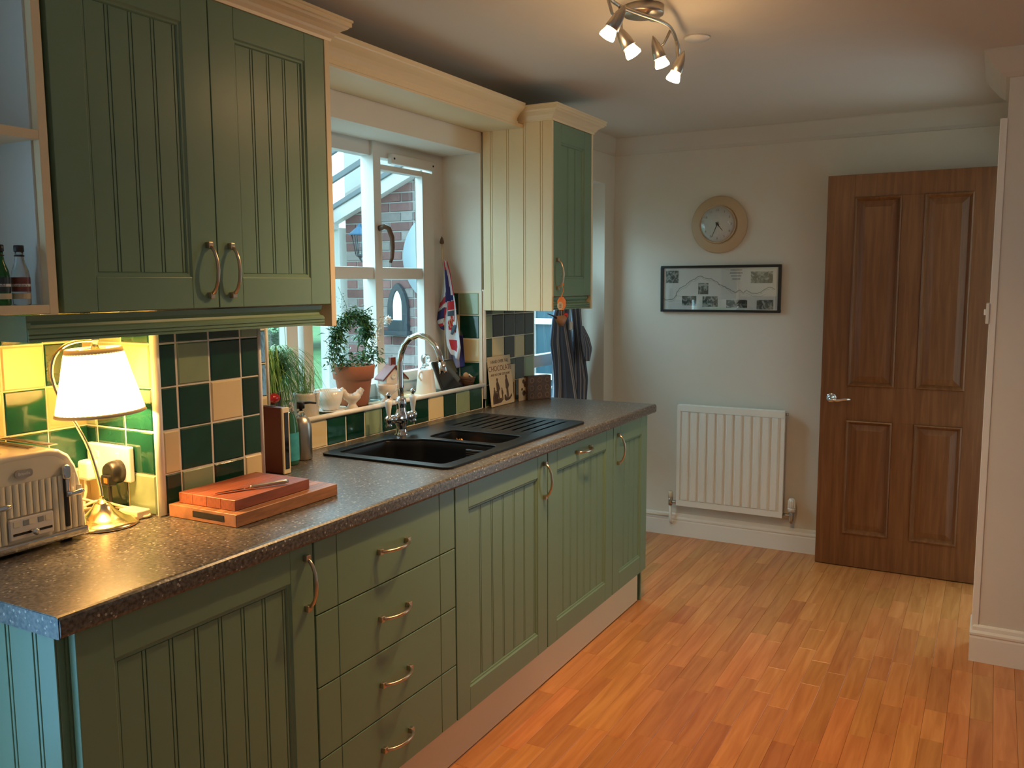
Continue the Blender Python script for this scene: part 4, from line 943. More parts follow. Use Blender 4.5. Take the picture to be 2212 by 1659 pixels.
# ================================================================ MINIATURE BOTTLES ON THE OPEN SHELF
def mini(x, label, glass_m, lab_m, lab2):
    t = thing('miniature_bottle', label, 'bottle', (x, .350, 1.4178)); z0 = 1.4178
    MB().lathe([(.0150, z0), (.0165, z0+.003), (.0165, z0+.055), (.0150, z0+.066), (.009, z0+.084), (.0075, z0+.096), (.0075, z0+.104)], (x, .350, 0), 28).build('bottle_glass', glass_m, t)
    MB().lathe([(.0088, z0+.103), (.0092, z0+.104), (.0092, z0+.115), (.0080, z0+.116)], (x, .350, 0), 20).build('cap', 'black_plastic', t)
    MB().lathe([(.0086, z0+.094), (.0094, z0+.0955), (.0086, z0+.097)], (x, .350, 0), 20).build('neck_ring', 'black_plastic', t)
    def wrap(z_a, z_b, m_, nm, r=.0169): MB().loft([[(x + r*cos(a), .350 + r*sin(a), z) for a in [radians(150 + 200*k/18) for k in range(19)]] for z in (z_a, z_b)], False, False, True, False).build(nm, m_, t)
    wrap(z0+.026, z0+.054, lab_m, 'label'); wrap(z0+.036, z0+.041, 'paper_white', 'label_band', .0171); wrap(z0+.012, z0+.023, 'paper_cream', 'lower_label')
    text('Gordon\'s' if lab_m == 'brown_red' else 'Glenfid', .007, 'label_lettering', 'print_brown', t, frame_M((x-.0102, .350-.0143, z0+.0385), (.81, -.58, 0), (0, 0, 1)), .0002)
mini(.190, 'clear glass miniature bottle with a dark red label, on the lower open shelf', 'clear_plastic', 'brown_red', 0)
mini(.150, 'green glass miniature bottle with a dark label on the lower open shelf', 'green_glass', 'slate_black', 0)

# ================================================================ SILL OBJECTS
ZS = 1.0075
def leafmesh(mb, p, d, L, w_, droop=.3, rnd_=random):
    d = Vector(d).normalized(); s_ = d.cross(Vector((0, 0, 1)));
    if s_.length < .01: s_ = Vector((1, 0, 0))
    s_.normalize(); s_ = (s_ + Vector((rnd_.uniform(-.5,.5), rnd_.uniform(-.5,.5), rnd_.uniform(-.5,.5)))).normalized()
    p = Vector(p); m1 = p + d*L*.5 - Vector((0, 0, droop*L*.15)); e = p + d*L - Vector((0, 0, droop*L))
    mb.add([p, m1 + s_*w_, e, m1 - s_*w_], [(0, 1, 2, 3)])
# trailing grass-like plant in a cylinder pot + second pot
t = thing('grassy_houseplant', 'trailing grass-like houseplant in a dark pot at the left end of the window sill', 'potted plant', (1.24, .745, ZS))
MB().lathe([(.038, ZS), (.040, ZS+.004), (.048, ZS+.095), (.050, ZS+.100), (.046, ZS+.101), (.044, ZS+.09)], (1.24, .745, 0), 28, cap1=False).build('pot', 'slate_black', t)
MB().lathe([(.001, ZS+.088), (.044, ZS+.090)], (1.24, .745, 0), 24, cap0=False, cap1=False).build('soil', 'soil', t)
rg = random.Random(5); mb = MB()
def blade(mb, p0, dirxy, up_, out_, drop, w_, n=9):
    p0 = Vector(p0); P = []
    for i in range(n+1):
        f = i/n; x = out_*(f**1.0); z = up_*sin(min(f*2.2, pi/2*1.0) if f < .5 else pi/2) if False else up_*(1-(1-min(f/.42, 1))**2) - drop*max(0, (f-.35)/.65)**1.7
        P.append(p0 + Vector((dirxy[0]*x, dirxy[1]*x, z)))
    s_ = Vector((-dirxy[1], dirxy[0], 0)); V = []
    for i, p in enumerate(P):
        k = w_*(1 - (i/n)**2*.85); V += [p + s_*k, p - s_*k]
    base = len(mb.v); mb.add(V, [(2*i, 2*i+1, 2*i+3, 2*i+2) for i in range(n)], True)
for i in range(330):
    k = rg.random()
    a = rg.gauss(-.12, .38) if k < .62 else rg.gauss(-1.7, .6) if k < .80 else rg.uniform(-pi, pi)
    o_ = rg.uniform(.08, .235) if k < .62 else rg.uniform(.03, .07)
    blade(mb, (1.235+rg.uniform(-.03, .03), .745+rg.uniform(-.025, .025), ZS+.09), (cos(a), sin(a)), rg.uniform(.08, .165), o_, rg.uniform(.05, .25), rg.uniform(.0015, .0028))
for i in range(20):
    a = rg.uniform(-pi, pi); blade(mb, (1.24, .745, ZS+.09), (cos(a)*.8, sin(a)*.25), rg.uniform(.22, .30), rg.uniform(.02, .10), .0, .0007)
o = mb.build('foliage', 'leaf_grass', t); o['kind'] = 'stuff'
t = thing('cream_plant_pot', 'short cream pot with a few grassy leaves, right of the trailing plant', 'potted plant', (1.375, .700, ZS))
MB().lathe([(.036, ZS), (.040, ZS+.004), (.044, ZS+.075), (.046, ZS+.085), (.041, ZS+.086), (.038, ZS+.07)], (1.375, .705, 0), 28, cap1=False).build('pot', 'porcelain', t)
MB().lathe([(.001, ZS+.068), (.039, ZS+.070)], (1.375, .705, 0), 24, cap0=False, cap1=False).build('soil', 'soil', t)
mb = MB()
for i in range(40):
    a = rg.uniform(-pi, pi); blade(mb, (1.375+rg.uniform(-.02, .02), .705+rg.uniform(-.02, .02), ZS+.07), (cos(a), sin(a)), rg.uniform(.04, .13), rg.uniform(.02, .07), rg.uniform(.0, .10), rg.uniform(.0008, .0015))
o = mb.build('foliage', 'leaf_grass', t); o['kind'] = 'stuff'
# white bowl on saucer
t = thing('white_bowl', 'white bowl with a dark rim line on its saucer, left of the terracotta pot', 'bowl', (1.52, .725, ZS))
cx, cy = 1.505, .715
MB().lathe([(.028, ZS), (.050, ZS+.006), (.052, ZS+.010), (.030, ZS+.008)], (cx, cy, 0), 32).build('saucer', 'white_china', t)
MB().lathe([(.024, ZS+.008), (.030, ZS+.012), (.042, ZS+.038), (.050, ZS+.078), (.048, ZS+.078), (.040, ZS+.042), (.02, ZS+.016)], (cx, cy, 0), 32, cap1=True).build('bowl_body', 'white_china', t)
# hen-shaped egg cup
t = thing('bird_egg_cup', 'pinkish white bird-shaped egg cup at the front of the sill before the terracotta pot', 'egg cup', (1.60, .69, ZS))
cx, cy = 1.575, .672
MB().lathe([(.022, ZS), (.023, ZS+.008), (.015, ZS+.020), (.014, ZS+.026), (.026, ZS+.040), (.031, ZS+.056), (.029, ZS+.057), (.022, ZS+.042)], (cx, cy, 0), 28, cap1=True).build('cup', 'porcelain', t)
MB().tube(cr([(cx+.012, cy-.005, ZS+.045), (cx+.022, cy-.010, ZS+.056), (cx+.031, cy-.015, ZS+.068), (cx+.037, cy-.018, ZS+.075)]), [.016]*4 + [.013]*4 + [.010]*4 + [.006], 14).build('bird_head', 'porcelain', t)
MB().tube(cr([(cx-.020, cy+.005, ZS+.046), (cx-.028, cy+.008, ZS+.062), (cx-.036, cy+.012, ZS+.076), (cx-.041, cy+.014, ZS+.084)]), [.013]*4 + [.010]*4 + [.007]*4 + [.003], 12).build('bird_tail', 'porcelain', t)
MB().sphere((cx+.036, cy-.021, ZS+.074), .0025, 8, 6).build('eye', 'print_brown', t)
# terracotta pot with jasmine trained on a hoop
PXc, PYc = 1.693, .760
t = thing('jasmine_plant', 'climbing jasmine trained on a hoop in a terracotta pot on the sill', 'potted plant', (PXc, PYc, ZS))
MB().lathe([(.050, ZS), (.053, ZS+.004), (.067, ZS+.098), (.069, ZS+.100)], (PXc, PYc, 0), 40).build('pot', 'terracotta', t)
MB().lathe([(.069, ZS+.098), (.0745, ZS+.100), (.0805, ZS+.147), (.0795, ZS+.150), (.073, ZS+.150), (.070, ZS+.13)], (PXc, PYc, 0), 40, cap0=False, cap1=False).build('pot_rim', 'terracotta', t)
MB().lathe([(.001, ZS+.137), (.0715, ZS+.138)], (PXc, PYc, 0), 32, cap0=False, cap1=False).build('soil', 'soil', t)
hoop = [(PXc + .105*cos(a)*.78 - .02, PYc + .105*cos(a)*-.45, ZS+.14 + .20*max(0, sin(a))**.8) for a in [pi*k/20 for k in range(21)]]
hoop = [(PXc - .058, PYc, ZS+.13)] + [(PXc - .005 + .092*cos(pi - pi*k/16), PYc - .02*sin(pi*k/16), ZS+.245 + .088*sin(pi*k/16)) for k in range(17)] + [(PXc+.055, PYc, ZS+.13)]
MB().tube(cr(hoop, 3), .0016, 6).build('hoop', 'dark_wood', t)
rj = random.Random(11); mb = MB(); hp = cr(hoop, 10)
vine = MB(); vine.tube([p + Vector((.006*sin(i*.5), .006*cos(i*.5), 0)) for i, p in enumerate(hp)], .0013, 5)
vine.tube([(PXc-.05, PYc, ZS+.14), (PXc-.01, PYc-.02, ZS+.175), (PXc+.05, PYc-.01, ZS+.165), (PXc+.12, PYc-.03, ZS+.195)], .0012, 5)
vine.tube([(PXc-.07, PYc, ZS+.24), (PXc-.11, PYc+.0, ZS+.22), (PXc-.14, PYc, ZS+.16)], .0011, 5); vine.tube([(PXc-.02, PYc, ZS+.31), (PXc-.03, PYc, ZS+.37), (PXc-.05, PYc+.02, ZS+.44)], .0008, 5)
vine.tube([(PXc+.04, PYc, ZS+.305), (PXc+.06, PYc, ZS+.345), (PXc+.12, PYc, ZS+.365)], .0011, 5)
vine.build('vine_stem', 'leaf_dark', t)
def tuft(p, n, spread, L=(.018, .036)):
    n = int(n*1.3)
    for i in range(n):
        q = Vector(p) + Vector((rj.gauss(0, spread), rj.gauss(0, spread), rj.gauss(0, spread)))
        leafmesh(mb, q, (rj.uniform(-1, 1), rj.uniform(-1, 1), rj.uniform(-.4, .8)), rj.uniform(*L), rj.uniform(.0028, .0050), rj.uniform(.1, .7), rj)
for i, p in enumerate(hp):
    tuft(p, 6 if i % 2 else 4, .011)
for k in range(30): tuft((PXc + rj.uniform(-.10, .11), PYc + rj.uniform(-.04, .03), ZS + .168 + rj.uniform(-.02, .022)), 7, .012)
for k in range(9): tuft((PXc + .06 + k*.008, PYc - .02, ZS + .175 + rj.uniform(-.01, .03)), 6, .010)
for k in range(14): tuft((PXc - .085 + rj.uniform(-.03, .02), PYc, ZS + .20 + rj.uniform(-.02, .07)), 8, .012)
for k in range(6): tuft((PXc - .10 - k*.007, PYc, ZS + .215 - k*.012), 5, .007)
for k in range(10): tuft((PXc + .045 + rj.uniform(-.02, .03), PYc, ZS + .27 + rj.uniform(-.05, .04)), 8, .012)
for k in range(10): tuft((PXc - .03 - .002*k, PYc + .005, ZS + .32 + k*.010), 3, .008, (.006, .012))
for k in range(6): tuft((PXc + .055 + k*.011, PYc, ZS + .340 + k*.004), 3, .005, (.010, .018))
o = mb.build('foliage', 'leaf_dark', t); o['kind'] = 'stuff'
# dry flower stem with a white head
mb = MB(); mb.tube(cr([(PXc+.07, PYc+.01, ZS+.13), (PXc+.125, PYc+.01, ZS+.20), (PXc+.145, PYc+.0, ZS+.27), (PXc+.170, PYc, ZS+.305), (PXc+.21, PYc, ZS+.310)]), .0012, 6)
mb.build('dry_stem', 'stem_dry', t)
mb = MB()
for k in range(70):
    f = rj.random(); p = Vector((PXc+.130+.04*f, PYc, ZS+.20+.115*f)); leafmesh(mb, p + Vector((rj.gauss(0, .008), rj.gauss(0, .008), rj.gauss(0, .008))), (rj.uniform(-1, 1), rj.uniform(-1, 1), rj.uniform(-.5, 1)), .012, .003, .2, rj)
for k in range(50):
    p = Vector((PXc-.02+rj.gauss(0, .022), PYc, ZS+.345+rj.gauss(0, .016))); leafmesh(mb, p, (rj.uniform(-1, 1), rj.uniform(-1, 1), rj.uniform(-.5, 1)), .011, .0025, .2, rj)
o = mb.build('dry_seed_heads', 'stem_dry', t); o['kind'] = 'stuff'
mb = MB()
for k in range(40): leafmesh(mb, (PXc+.218, PYc, ZS+.308), (rj.uniform(-1, 1), rj.uniform(-1, 1), rj.uniform(-1, 1)), .022, .006, 0, rj)
mb.sphere((PXc+.218, PYc, ZS+.308), .013, 12, 8); mb.build('white_flower', 'white_china', t)
# egg cup, plain
t = thing('egg_cup', 'plain pale egg cup between the terracotta pot and the house ornament', 'egg cup', (1.80, .715, ZS))
MB().lathe([(.026, ZS), (.026, ZS+.004), (.012, ZS+.016), (.012, ZS+.022), (.034, ZS+.040), (.040, ZS+.066), (.038, ZS+.067), (.030, ZS+.044)], (1.818, .700, 0), 28, cap1=True).build('cup', 'porcelain', t)
# ceramic house ornament
t = thing('house_ornament', 'small pottery house ornament with a brown roof, chimney and red flowers', 'ornament', (1.885, .735, ZS)); hx, hy = 1.893, .735
hr = Matrix.Translation((hx, hy, 0)) @ Matrix.Rotation(radians(-25), 4, 'Z') @ Matrix.Translation((-hx, -hy, 0))
MB().prism([(hx-.036, ZS), (hx+.036, ZS), (hx+.038, ZS+.085), (hx, ZS+.128), (hx-.038, ZS+.085)], hy-.030, hy+.030, 'y').xf(hr).build('house_body', 'porcelain', t, bevel=.004)
for s_ in (-1, 1): 
    MB().prism([(hx, ZS+.138), (hx + s_*.056, ZS+.083), (hx + s_*.056, ZS+.075), (hx, ZS+.127)], hy-.040, hy+.038, 'y').xf(hr).build('roof', 'brown_red', t, bevel=.002)
    for q in range(4): MB().box(hx + s_*.006, hy-.034+q*.019, 0, hx + s_*.008, hy-.030+q*.019, .001)
MB().box(hx-.006, hy-.01, ZS+.125, hx+.016, hy+.012, ZS+.165).xf(hr).build('chimney', 'brown_red', t, bevel=.002)
MB().lathe([(.010, hy-.031), (.010, hy-.034), (.006, hy-.035), (.006, hy-.033)], (hx-.008, 0, ZS+.092), 18, 'y').xf(hr).build('round_window', 'white_china', t)
for (dx, dz, r) in ((.022, .070, .010), (.026, .048, .012), (.016, .058, .006)): MB().sphere((hx+dx, hy-.031, ZS+dz), r, 12, 8, 1, .4, 1).xf(hr).build('red_flower', 'red_paint', t)
MB().tube(cr([(hx-.026, hy-.034, ZS+.050), (hx-.010, hy-.036, ZS+.040), (hx+.008, hy-.036, ZS+.046), (hx+.016, hy-.036, ZS+.060)]), .003, 8).xf(hr).build('garland', 'white_china', t)
# tapered jug with glass stopper
t = thing('tapered_jar', 'cream tapered jar with a clear glass stopper, left of the tablet display', 'jar', (2.12, .70, ZS)); jx, jy = 2.085, .705
MB().lathe([(.041, ZS), (.042, ZS+.003), (.031, ZS+.100), (.029, ZS+.103), (.027, ZS+.100)], (jx, jy, 0), 32, cap1=True).build('jar_body', 'porcelain', t)
MB().lathe([(.026, ZS+.102), (.018, ZS+.112), (.012, ZS+.124), (.018, ZS+.136), (.020, ZS+.148), (.016, ZS+.160), (.006, ZS+.166)], (jx, jy, 0), 10).build('glass_stopper', 'clear_plastic', t)
MB().tube(cr([(jx-.028, jy, ZS+.095), (jx-.050, jy-.004, ZS+.092), (jx-.054, jy-.004, ZS+.075), (jx-.034, jy, ZS+.060)]), .004, 8).build('jar_handle', 'porcelain', t)
# tablet display
t = thing('smart_display', 'black tablet-like smart display with a white back on the window sill, tap nozzle in front', 'display', (2.24, .70, ZS))
A = Vector((2.160, .655, ZS+.008)); Bv = Vector((2.352, .668, ZS+.008)); u = (Bv-A).normalized(); nn = Vector((u.y, -u.x, 0)); tilt = (nn*-.42 + Vector((0, 0, 1))).normalized(); out = u.cross(tilt)*-1
out = (nn + Vector((0, 0, .42))).normalized()
def quad_slab(a, w_, h_, t0, t1, name, m, ins=0, bev=.003):
    c0 = a + u*ins + tilt*ins; P = [c0, c0+u*(w_-2*ins), c0+u*(w_-2*ins)+tilt*(h_-2*ins), c0+tilt*(h_-2*ins)]
    return MB().loft([[tuple(p + out*t0) for p in P], [tuple(p + out*t1) for p in P]], True, True, False).build(name, m, t, bevel=bev)
A2 = Vector((2.150, .672, ZS+.006))
quad_slab(A2, .178, .128, 0, .008, 'display_bezel', 'black_plastic'); quad_slab(A2, .178, .128, .0078, .0088, 'screen', 'black_glass', .008, 0)
mb = MB(); R = []
for k, (o_, s_) in enumerate(((-.001, 1.0), (-.02, .97), (-.045, .86), (-.062, .62))):
    c0 = A2 + u*.089 + tilt*.064; R.append([tuple(c0 + u*.088*s_*cx_ + tilt*.066*s_*cz_ + out*o_ + Vector((0, 0, .006*k))) for cx_, cz_ in ((-1, -.9), (1, -.9), (1, .9), (.9, 1), (-.9, 1), (-1, .9))])
mb.loft(R).build('speaker_back', 'white_plastic', t, bevel=.006)
MB().box(2.175, .685, ZS, 2.305, .750, ZS+.008).build('foot', 'white_plastic', t, bevel=.003)
# little brown basket with odds and ends
t = thing('small_basket', 'small dark wicker basket with oddments, at the right end of the sill', 'basket', (2.375, .69, ZS)); bx, by = 2.378, .690
MB().lathe([(.022, ZS), (.030, ZS+.004), (.040, ZS+.040), (.042, ZS+.044), (.038, ZS+.044), (.030, ZS+.01)], (bx, by, 0), 26, cap1=True, sy=.9).build('basket_body', 'dark_wood', t)
for k in range(5): MB().lathe([(.0285+k*.0027, ZS+.006+k*.0075), (.0315+k*.0027, ZS+.009+k*.0075), (.0295+k*.0027, ZS+.012+k*.0075)], (bx, by, 0), 26, cap0=False, cap1=False, sy=.9).build('weave_band', 'dark_wood', t)
MB().sphere((bx-.014, by-.004, ZS+.050), .016, 14, 8, 1, .8, .9).build('cork_ball', 'cork', t)
MB().box(0, 0, 0, .036, .012, .008).xf(Matrix.Translation((bx+.0, by-.012, ZS+.050)) @ Matrix.Rotation(radians(28), 4, 'Y')).build('white_peg', 'white_plastic', t, bevel=.002)

# ================================================================ FLAGS
def cloth(name, P, func, mname, parent, nu=46, nv=60):
    """P(u,v)->Vector; func(u,v)->rgb"""
    me = bpy.data.meshes.new(name); V = [P(i/nu, j/nv) for j in range(nv+1) for i in range(nu+1)]
    F = [(j*(nu+1)+i, j*(nu+1)+i+1, (j+1)*(nu+1)+i+1, (j+1)*(nu+1)+i) for j in range(nv) for i in range(nu)]
    off = Vector(parent['_w']); me.from_pydata([tuple(Vector(v)-off) for v in V], [], F); me.update()
    ca = me.color_attributes.new('print', 'FLOAT_COLOR', 'CORNER')
    for p in me.polygons:
        i = p.index % nu; j = p.index // nu; c = func((i+.5)/nu, (j+.5)/nv)
        for li in p.loop_indices: ca.data[li].color = (*c, 1)
        p.use_smooth = True
    me.materials.append(MAT[mname]); o = bpy.data.objects.new(name, me); COL.objects.link(o); o.parent = parent
    s = o.modifiers.new('thick', 'SOLIDIFY'); s.thickness = .0012; return o
BL, RD, WH = (.018, .022, .12), (.42, .02, .03), (.55, .55, .58)
def jack(u, v):
    x = (u-.5)*2; y = v-.5  # 2:1
    if abs(y) < .1 or abs(x) < .1: return RD
    if abs(y) < .167 or abs(x) < .167: return WH
    d = abs(abs(y) - abs(x)*.5)
    if d < .035: return RD
    if d < .11: return WH
    return BL
t = thing('flag_on_stick', 'union flag with folds hanging from a thin wooden stick in the window corner', 'flag', (2.385, .80, ZS))
MB().tube([(2.372, .775, ZS), (2.372, .808, 1.640)], .004, 10).build('stick', 'light_wood', t)
MB().lathe([(.003, 0), (.009, .003), (.010, .010), (.006, .024), (.001, .034)], (2.372, .807, 1.628), 14).build('finial', 'dark_wood', t)
def lerp_tab(T, f):
    f = f*(len(T)-1); i = min(int(f), len(T)-2); k = f-i; return T[i]*(1-k) + T[i+1]*k
# left and right borders (y) of the gathered flag from top to bottom, and its height
zL = [1.560, 1.50, 1.43, 1.38, 1.33, 1.29, 1.262]; yL = [.797, .802, .808, .820, .834, .843, .815]
zR = [1.552, 1.50, 1.43, 1.37, 1.31, 1.27, 1.235]; yR = [.775, .756, .740, .728, .722, .725, .745]
def PA(u, v_):
    y = lerp_tab(yL, v_)*(1-u) + lerp_tab(yR, v_)*u; z = lerp_tab(zL, v_)*(1-u) + lerp_tab(zR, v_)*u
    return Vector((2.366 + .009*sin(u*9 + v_*3) - .006*u, y, z))
def jr(u, v_):
    if u < .36 + .1*(1-v_):
        for lim, c in ((.47, WH), (.56, RD), (.61, WH), (.78, BL), (.86, WH), (.93, RD), (1.1, BL)):
            if v_ + (u-.2)*.25 < lim: return c
    d = (u-.4)/.6
    if v_ < .40: return RD if d > .55 + v_*.3 else WH if d > .30 + v_*.35 else (BL if v_ > .12 else RD)
    for lim, c in ((.50, BL if d < .75 else WH), (.57, WH), (.80, RD if d < .85 else WH), (.86, WH), (1.1, GR_)):
        if v_ + d*.06 < lim: return c
    return WH
GR_ = (.05, .09, .13)
cloth('flag_cloth', PA, jr, 'flag_cloth', t)
t = thing('white_flag', 'white flag with a red lion-like emblem hanging in folds below the union flag', 'flag', (2.37, .77, 1.14))
GR = (.05, .09, .13); YE = (.35, .28, .08)
zL = [1.37, 1.33, 1.29, 1.24, 1.19, 1.150]; yL = [.788, .786, .785, .782, .772, .752]
zR = [1.385, 1.34, 1.29, 1.24, 1.18, 1.125]; yR = [.735, .726, .717, .708, .702, .716]
def PB(u, v_):
    y = lerp_tab(yL, v_)*(1-u) + lerp_tab(yR, v_)*u; z = lerp_tab(zL, v_)*(1-u) + lerp_tab(zR, v_)*u
    return Vector((2.354 + .007*sin(u*8 + v_*5), y, z))
lion = [(.42, .42, .12), (.55, .38, .10), (.62, .46, .13), (.50, .52, .10), (.36, .50, .07), (.66, .56, .06), (.74, .36, .05), (.58, .30, .06)]
def royal(u, v_):
    if v_ < .16: return RD if u > .25 else WH
    if .18 < v_ < .28 and u > .3: return GR
    for a, b, r in lion:
        if (u-a)**2 + ((v_-b)*1.7)**2 < (r)**2*.8: return RD if not (abs(u-a) < .02 and r > .09) else YE
    if .70 < v_ < .88 and .22 < u < .78: return RD
    return WH
cloth('flag_cloth', PB, royal, 'flag_cloth', t)
MB().tube([(2.362, .790, ZS), (2.362, .790, 1.40)], .003, 8).build('stick', 'light_wood', t)
t = thing('blue_flag', 'dark blue and lilac flag edge hanging behind the tablet display', 'flag', (2.39, .75, 1.02))
def PC(u, v_): return Vector((2.392 + .006*sin(u*10), .800 - .085*u - .01*v_, 1.215 - .14*v_ + .02*u))
cloth('flag_cloth', PC, lambda u, v_: (RD if .1 < u < .35 and v_ < .5 else (.25, .24, .36) if u < .66 else (.035, .03, .14)), 'flag_cloth', t, 20, 20)
MB().tube([(2.40, .79, ZS), (2.40, .795, 1.22)], .0028, 8).build('stick', 'light_wood', t)

# ================================================================ CARDS AT THE FAR END OF THE COUNTER
t = thing('chocolate_sign', 'cream sign reading CHOCOLATE with brown figures, leaning on the tiles', 'sign', (2.55, .61, .911))
lean = radians(6); W_, H_ = .205, .222
Ms = frame_M((2.445, .602, .912), (1, .0, 0), (0, sin(lean), cos(lean)))
def onplane(mb, M): return mb.xf(M)
MB().box(0, 0, -.004, W_, H_, 0).xf(Ms).build('sign_board', 'paper_cream', t, bevel=.0008, seg=1)
def tx(s, size, x, y, m='print_brown'): return text(s, size, 'lettering', m, t, Ms @ Matrix.Translation((x, y, .0004)), .0003)
tx('HAND OVER THE', .0200, W_/2, .197); tx('CHOCOLATE', .0345, W_/2, .166, 'print_red'); tx('AND NO ONE GETS HURT', .0145, W_/2, .139)
def sil(P, m='print_brown', nm='printed_figure'):
    MB().loft([[(p[0], p[1], .0002) for p in P], [(p[0], p[1], .0008) for p in P]], True, True, False).xf(Ms).build(nm, m, t)
def fig(x, y, s):
    sil([(x-.010*s, y), (x-.008*s, y+.045*s), (x-.013*s, y+.050*s), (x-.012*s, y+.085*s), (x-.006*s, y+.095*s), (x+.006*s, y+.095*s), (x+.012*s, y+.085*s), (x+.020*s, y+.060*s), (x+.012*s, y+.052*s), (x+.008*s, y+.045*s), (x+.010*s, y), (x+.003*s, y), (x, y+.035*s), (x-.003*s, y)])
    sil([(x + .0075*s*cos(2*pi*k/12), y+.103*s + .009*s*sin(2*pi*k/12)) for k in range(12)])
fig(.066, .018, .95); fig(.150, .024, .98); fig(.102, .022, .50); fig(.035, .016, .62); fig(.052, .012, .50)
sil([(.014, .010), (.016, .040), (.026, .062), (.040, .050), (.050, .055), (.060, .030), (.090, .034), (.100, .020), (.085, .012)]); sil([(.118, .022), (.120, .042), (.132, .044), (.140, .026), (.168, .030), (.185, .044), (.188, .032), (.165, .018), (.130, .014)])
t = thing('greeting_card', 'narrow pale upright card just behind the right edge of the CHOCOLATE sign', 'card', (2.68, .62, .911))
MB().box(2.645, .626, .911, 2.700, .631, 1.085).build('card_sheet', 'paper_cream', t)
MB().box(2.668, .6252, .915, 2.674, .6262, 1.0).box(2.684, .6252, .915, 2.690, .6262, 1.0).build('printed_stripe', 'print_brown', t)
t = thing('coaster_card', 'small pale card with dark blots, between the CHOCOLATE sign and the patterned box', 'card', (2.72, .60, .911))
MB().box(0, 0, 0, .080, .004, .105).xf(Matrix.Translation((2.690, .598, .911)) @ Matrix.Rotation(radians(-4), 4, 'Z')).build('card_sheet', 'paper_cream', t)
for (x_, z_0, r) in ((2.725, 1.0, .010), (2.742, .985, .014), (2.730, .945, .013), (2.755, .960, .010), (2.712, .965, .006)): MB().lathe([(r, .5935), (r, .5950)], (x_, 0, z_0), 12, 'y').build('printed_blot', 'print_brown', t)
t = thing('patterned_box', 'square dark brown box with a faint floral pattern at the far end of the counter', 'box', (2.80, .56, .911))
pb = Matrix.Translation((2.735, .575, .911)) @ Matrix.Rotation(radians(-26), 4, 'Z')
MB().box(0, 0, 0, .135, .035, .112).xf(pb).build('box_body', 'patterned_box', t, bevel=.001)
for i in range(3):
    for j in range(3):
        R_ = [(.022+i*.045 + .013*cos(2*pi*k/14), -.0006, .020+j*.036 + .013*sin(2*pi*k/14)) for k in range(14)]; R2 = [(.022+i*.045 + .009*cos(2*pi*k/14), -.0006, .020+j*.036 + .009*sin(2*pi*k/14)) for k in range(14)]
        MB().loft([R_, R2], False, False, False).xf(pb).build('ring_motif', 'bird_wood', t)

# ================================================================ HANGING ORNAMENTS ON THE NARROW CABINET HANDLE
t = thing('hanging_tag', 'orange tag with a small cream label hanging from the narrow cabinet handle', 'ornament', (2.46, .265, 1.34))
MB().tube(cr([(2.478, .268, 1.447), (2.462, .262, 1.455), (2.455, .262, 1.440), (2.468, .264, 1.428), (2.455, .266, 1.405), (2.452, .268, 1.392)]), .0016, 6).build('cord', 'orange_print', t)
tagM = frame_M((2.463, .272, 1.372), (.92, -.40, 0), (0, 0, 1))
MB().loft([[(.024*cos(2*pi*k/8+.39), .030*sin(2*pi*k/8+.39), 0) for k in range(8)], [(.024*cos(2*pi*k/8+.39), .030*sin(2*pi*k/8+.39), .003) for k in range(8)]], True, True, False).xf(tagM).build('tag_body', 'orange_print', t)
MB().loft([[(-.010+.016*cos(2*pi*k/8+.39), -.010+.018*sin(2*pi*k/8+.39), .003) for k in range(8)], [(-.010+.016*cos(2*pi*k/8+.39), -.010+.018*sin(2*pi*k/8+.39), .005) for k in range(8)]], True, True, False).xf(tagM).build('tag_label', 'paper_cream', t)
for k in range(3): MB().box(-.016, -.004-.006*k, .005, -.004, -.0015-.006*k, .0055).xf(tagM).build('label_print', 'print_brown', t)
t = thing('hanging_bird', 'small brown bird ornament with a long beak hanging below the orange tag', 'ornament', (2.44, .27, 1.29))
bc = (2.452, .268, 1.302)
mb = MB(); R = []
ux = Vector((.96, -.28, 0))
for f, r, dz in ((-.034, .003, .012), (-.026, .012, .006), (-.010, .022, -.002), (.006, .023, -.002), (.020, .017, .004), (.030, .009, .010), (.036, .002, .014)):
    c_ = Vector(bc) + ux*f + Vector((0, 0, dz)); s_ = Vector((.28, .96, 0)); R.append([tuple(c_ + s_*r*.7*cos(2*pi*k/14) + Vector((0, 0, r*sin(2*pi*k/14)))) for k in range(14)])
mb.loft(R).build('bird_body', 'bird_wood', t)
MB().tube([Vector(bc) + ux*-.028 + Vector((0, 0, .010)), Vector(bc) + ux*-.055 + Vector((0, 0, .022)), Vector(bc) + ux*-.085 + Vector((0, 0, .030))], [.006, .0028, .0014], 8).build('beak', 'black_plastic', t)
MB().sphere(tuple(Vector(bc) + ux*.030 + Vector((0, 0, .020))), .011, 12, 8).build('red_tuft', 'red_paint', t)
MB().tube([(2.455, .268, 1.342), (2.455, .268, 1.318)], .001, 5).build('cord', 'orange_print', t)

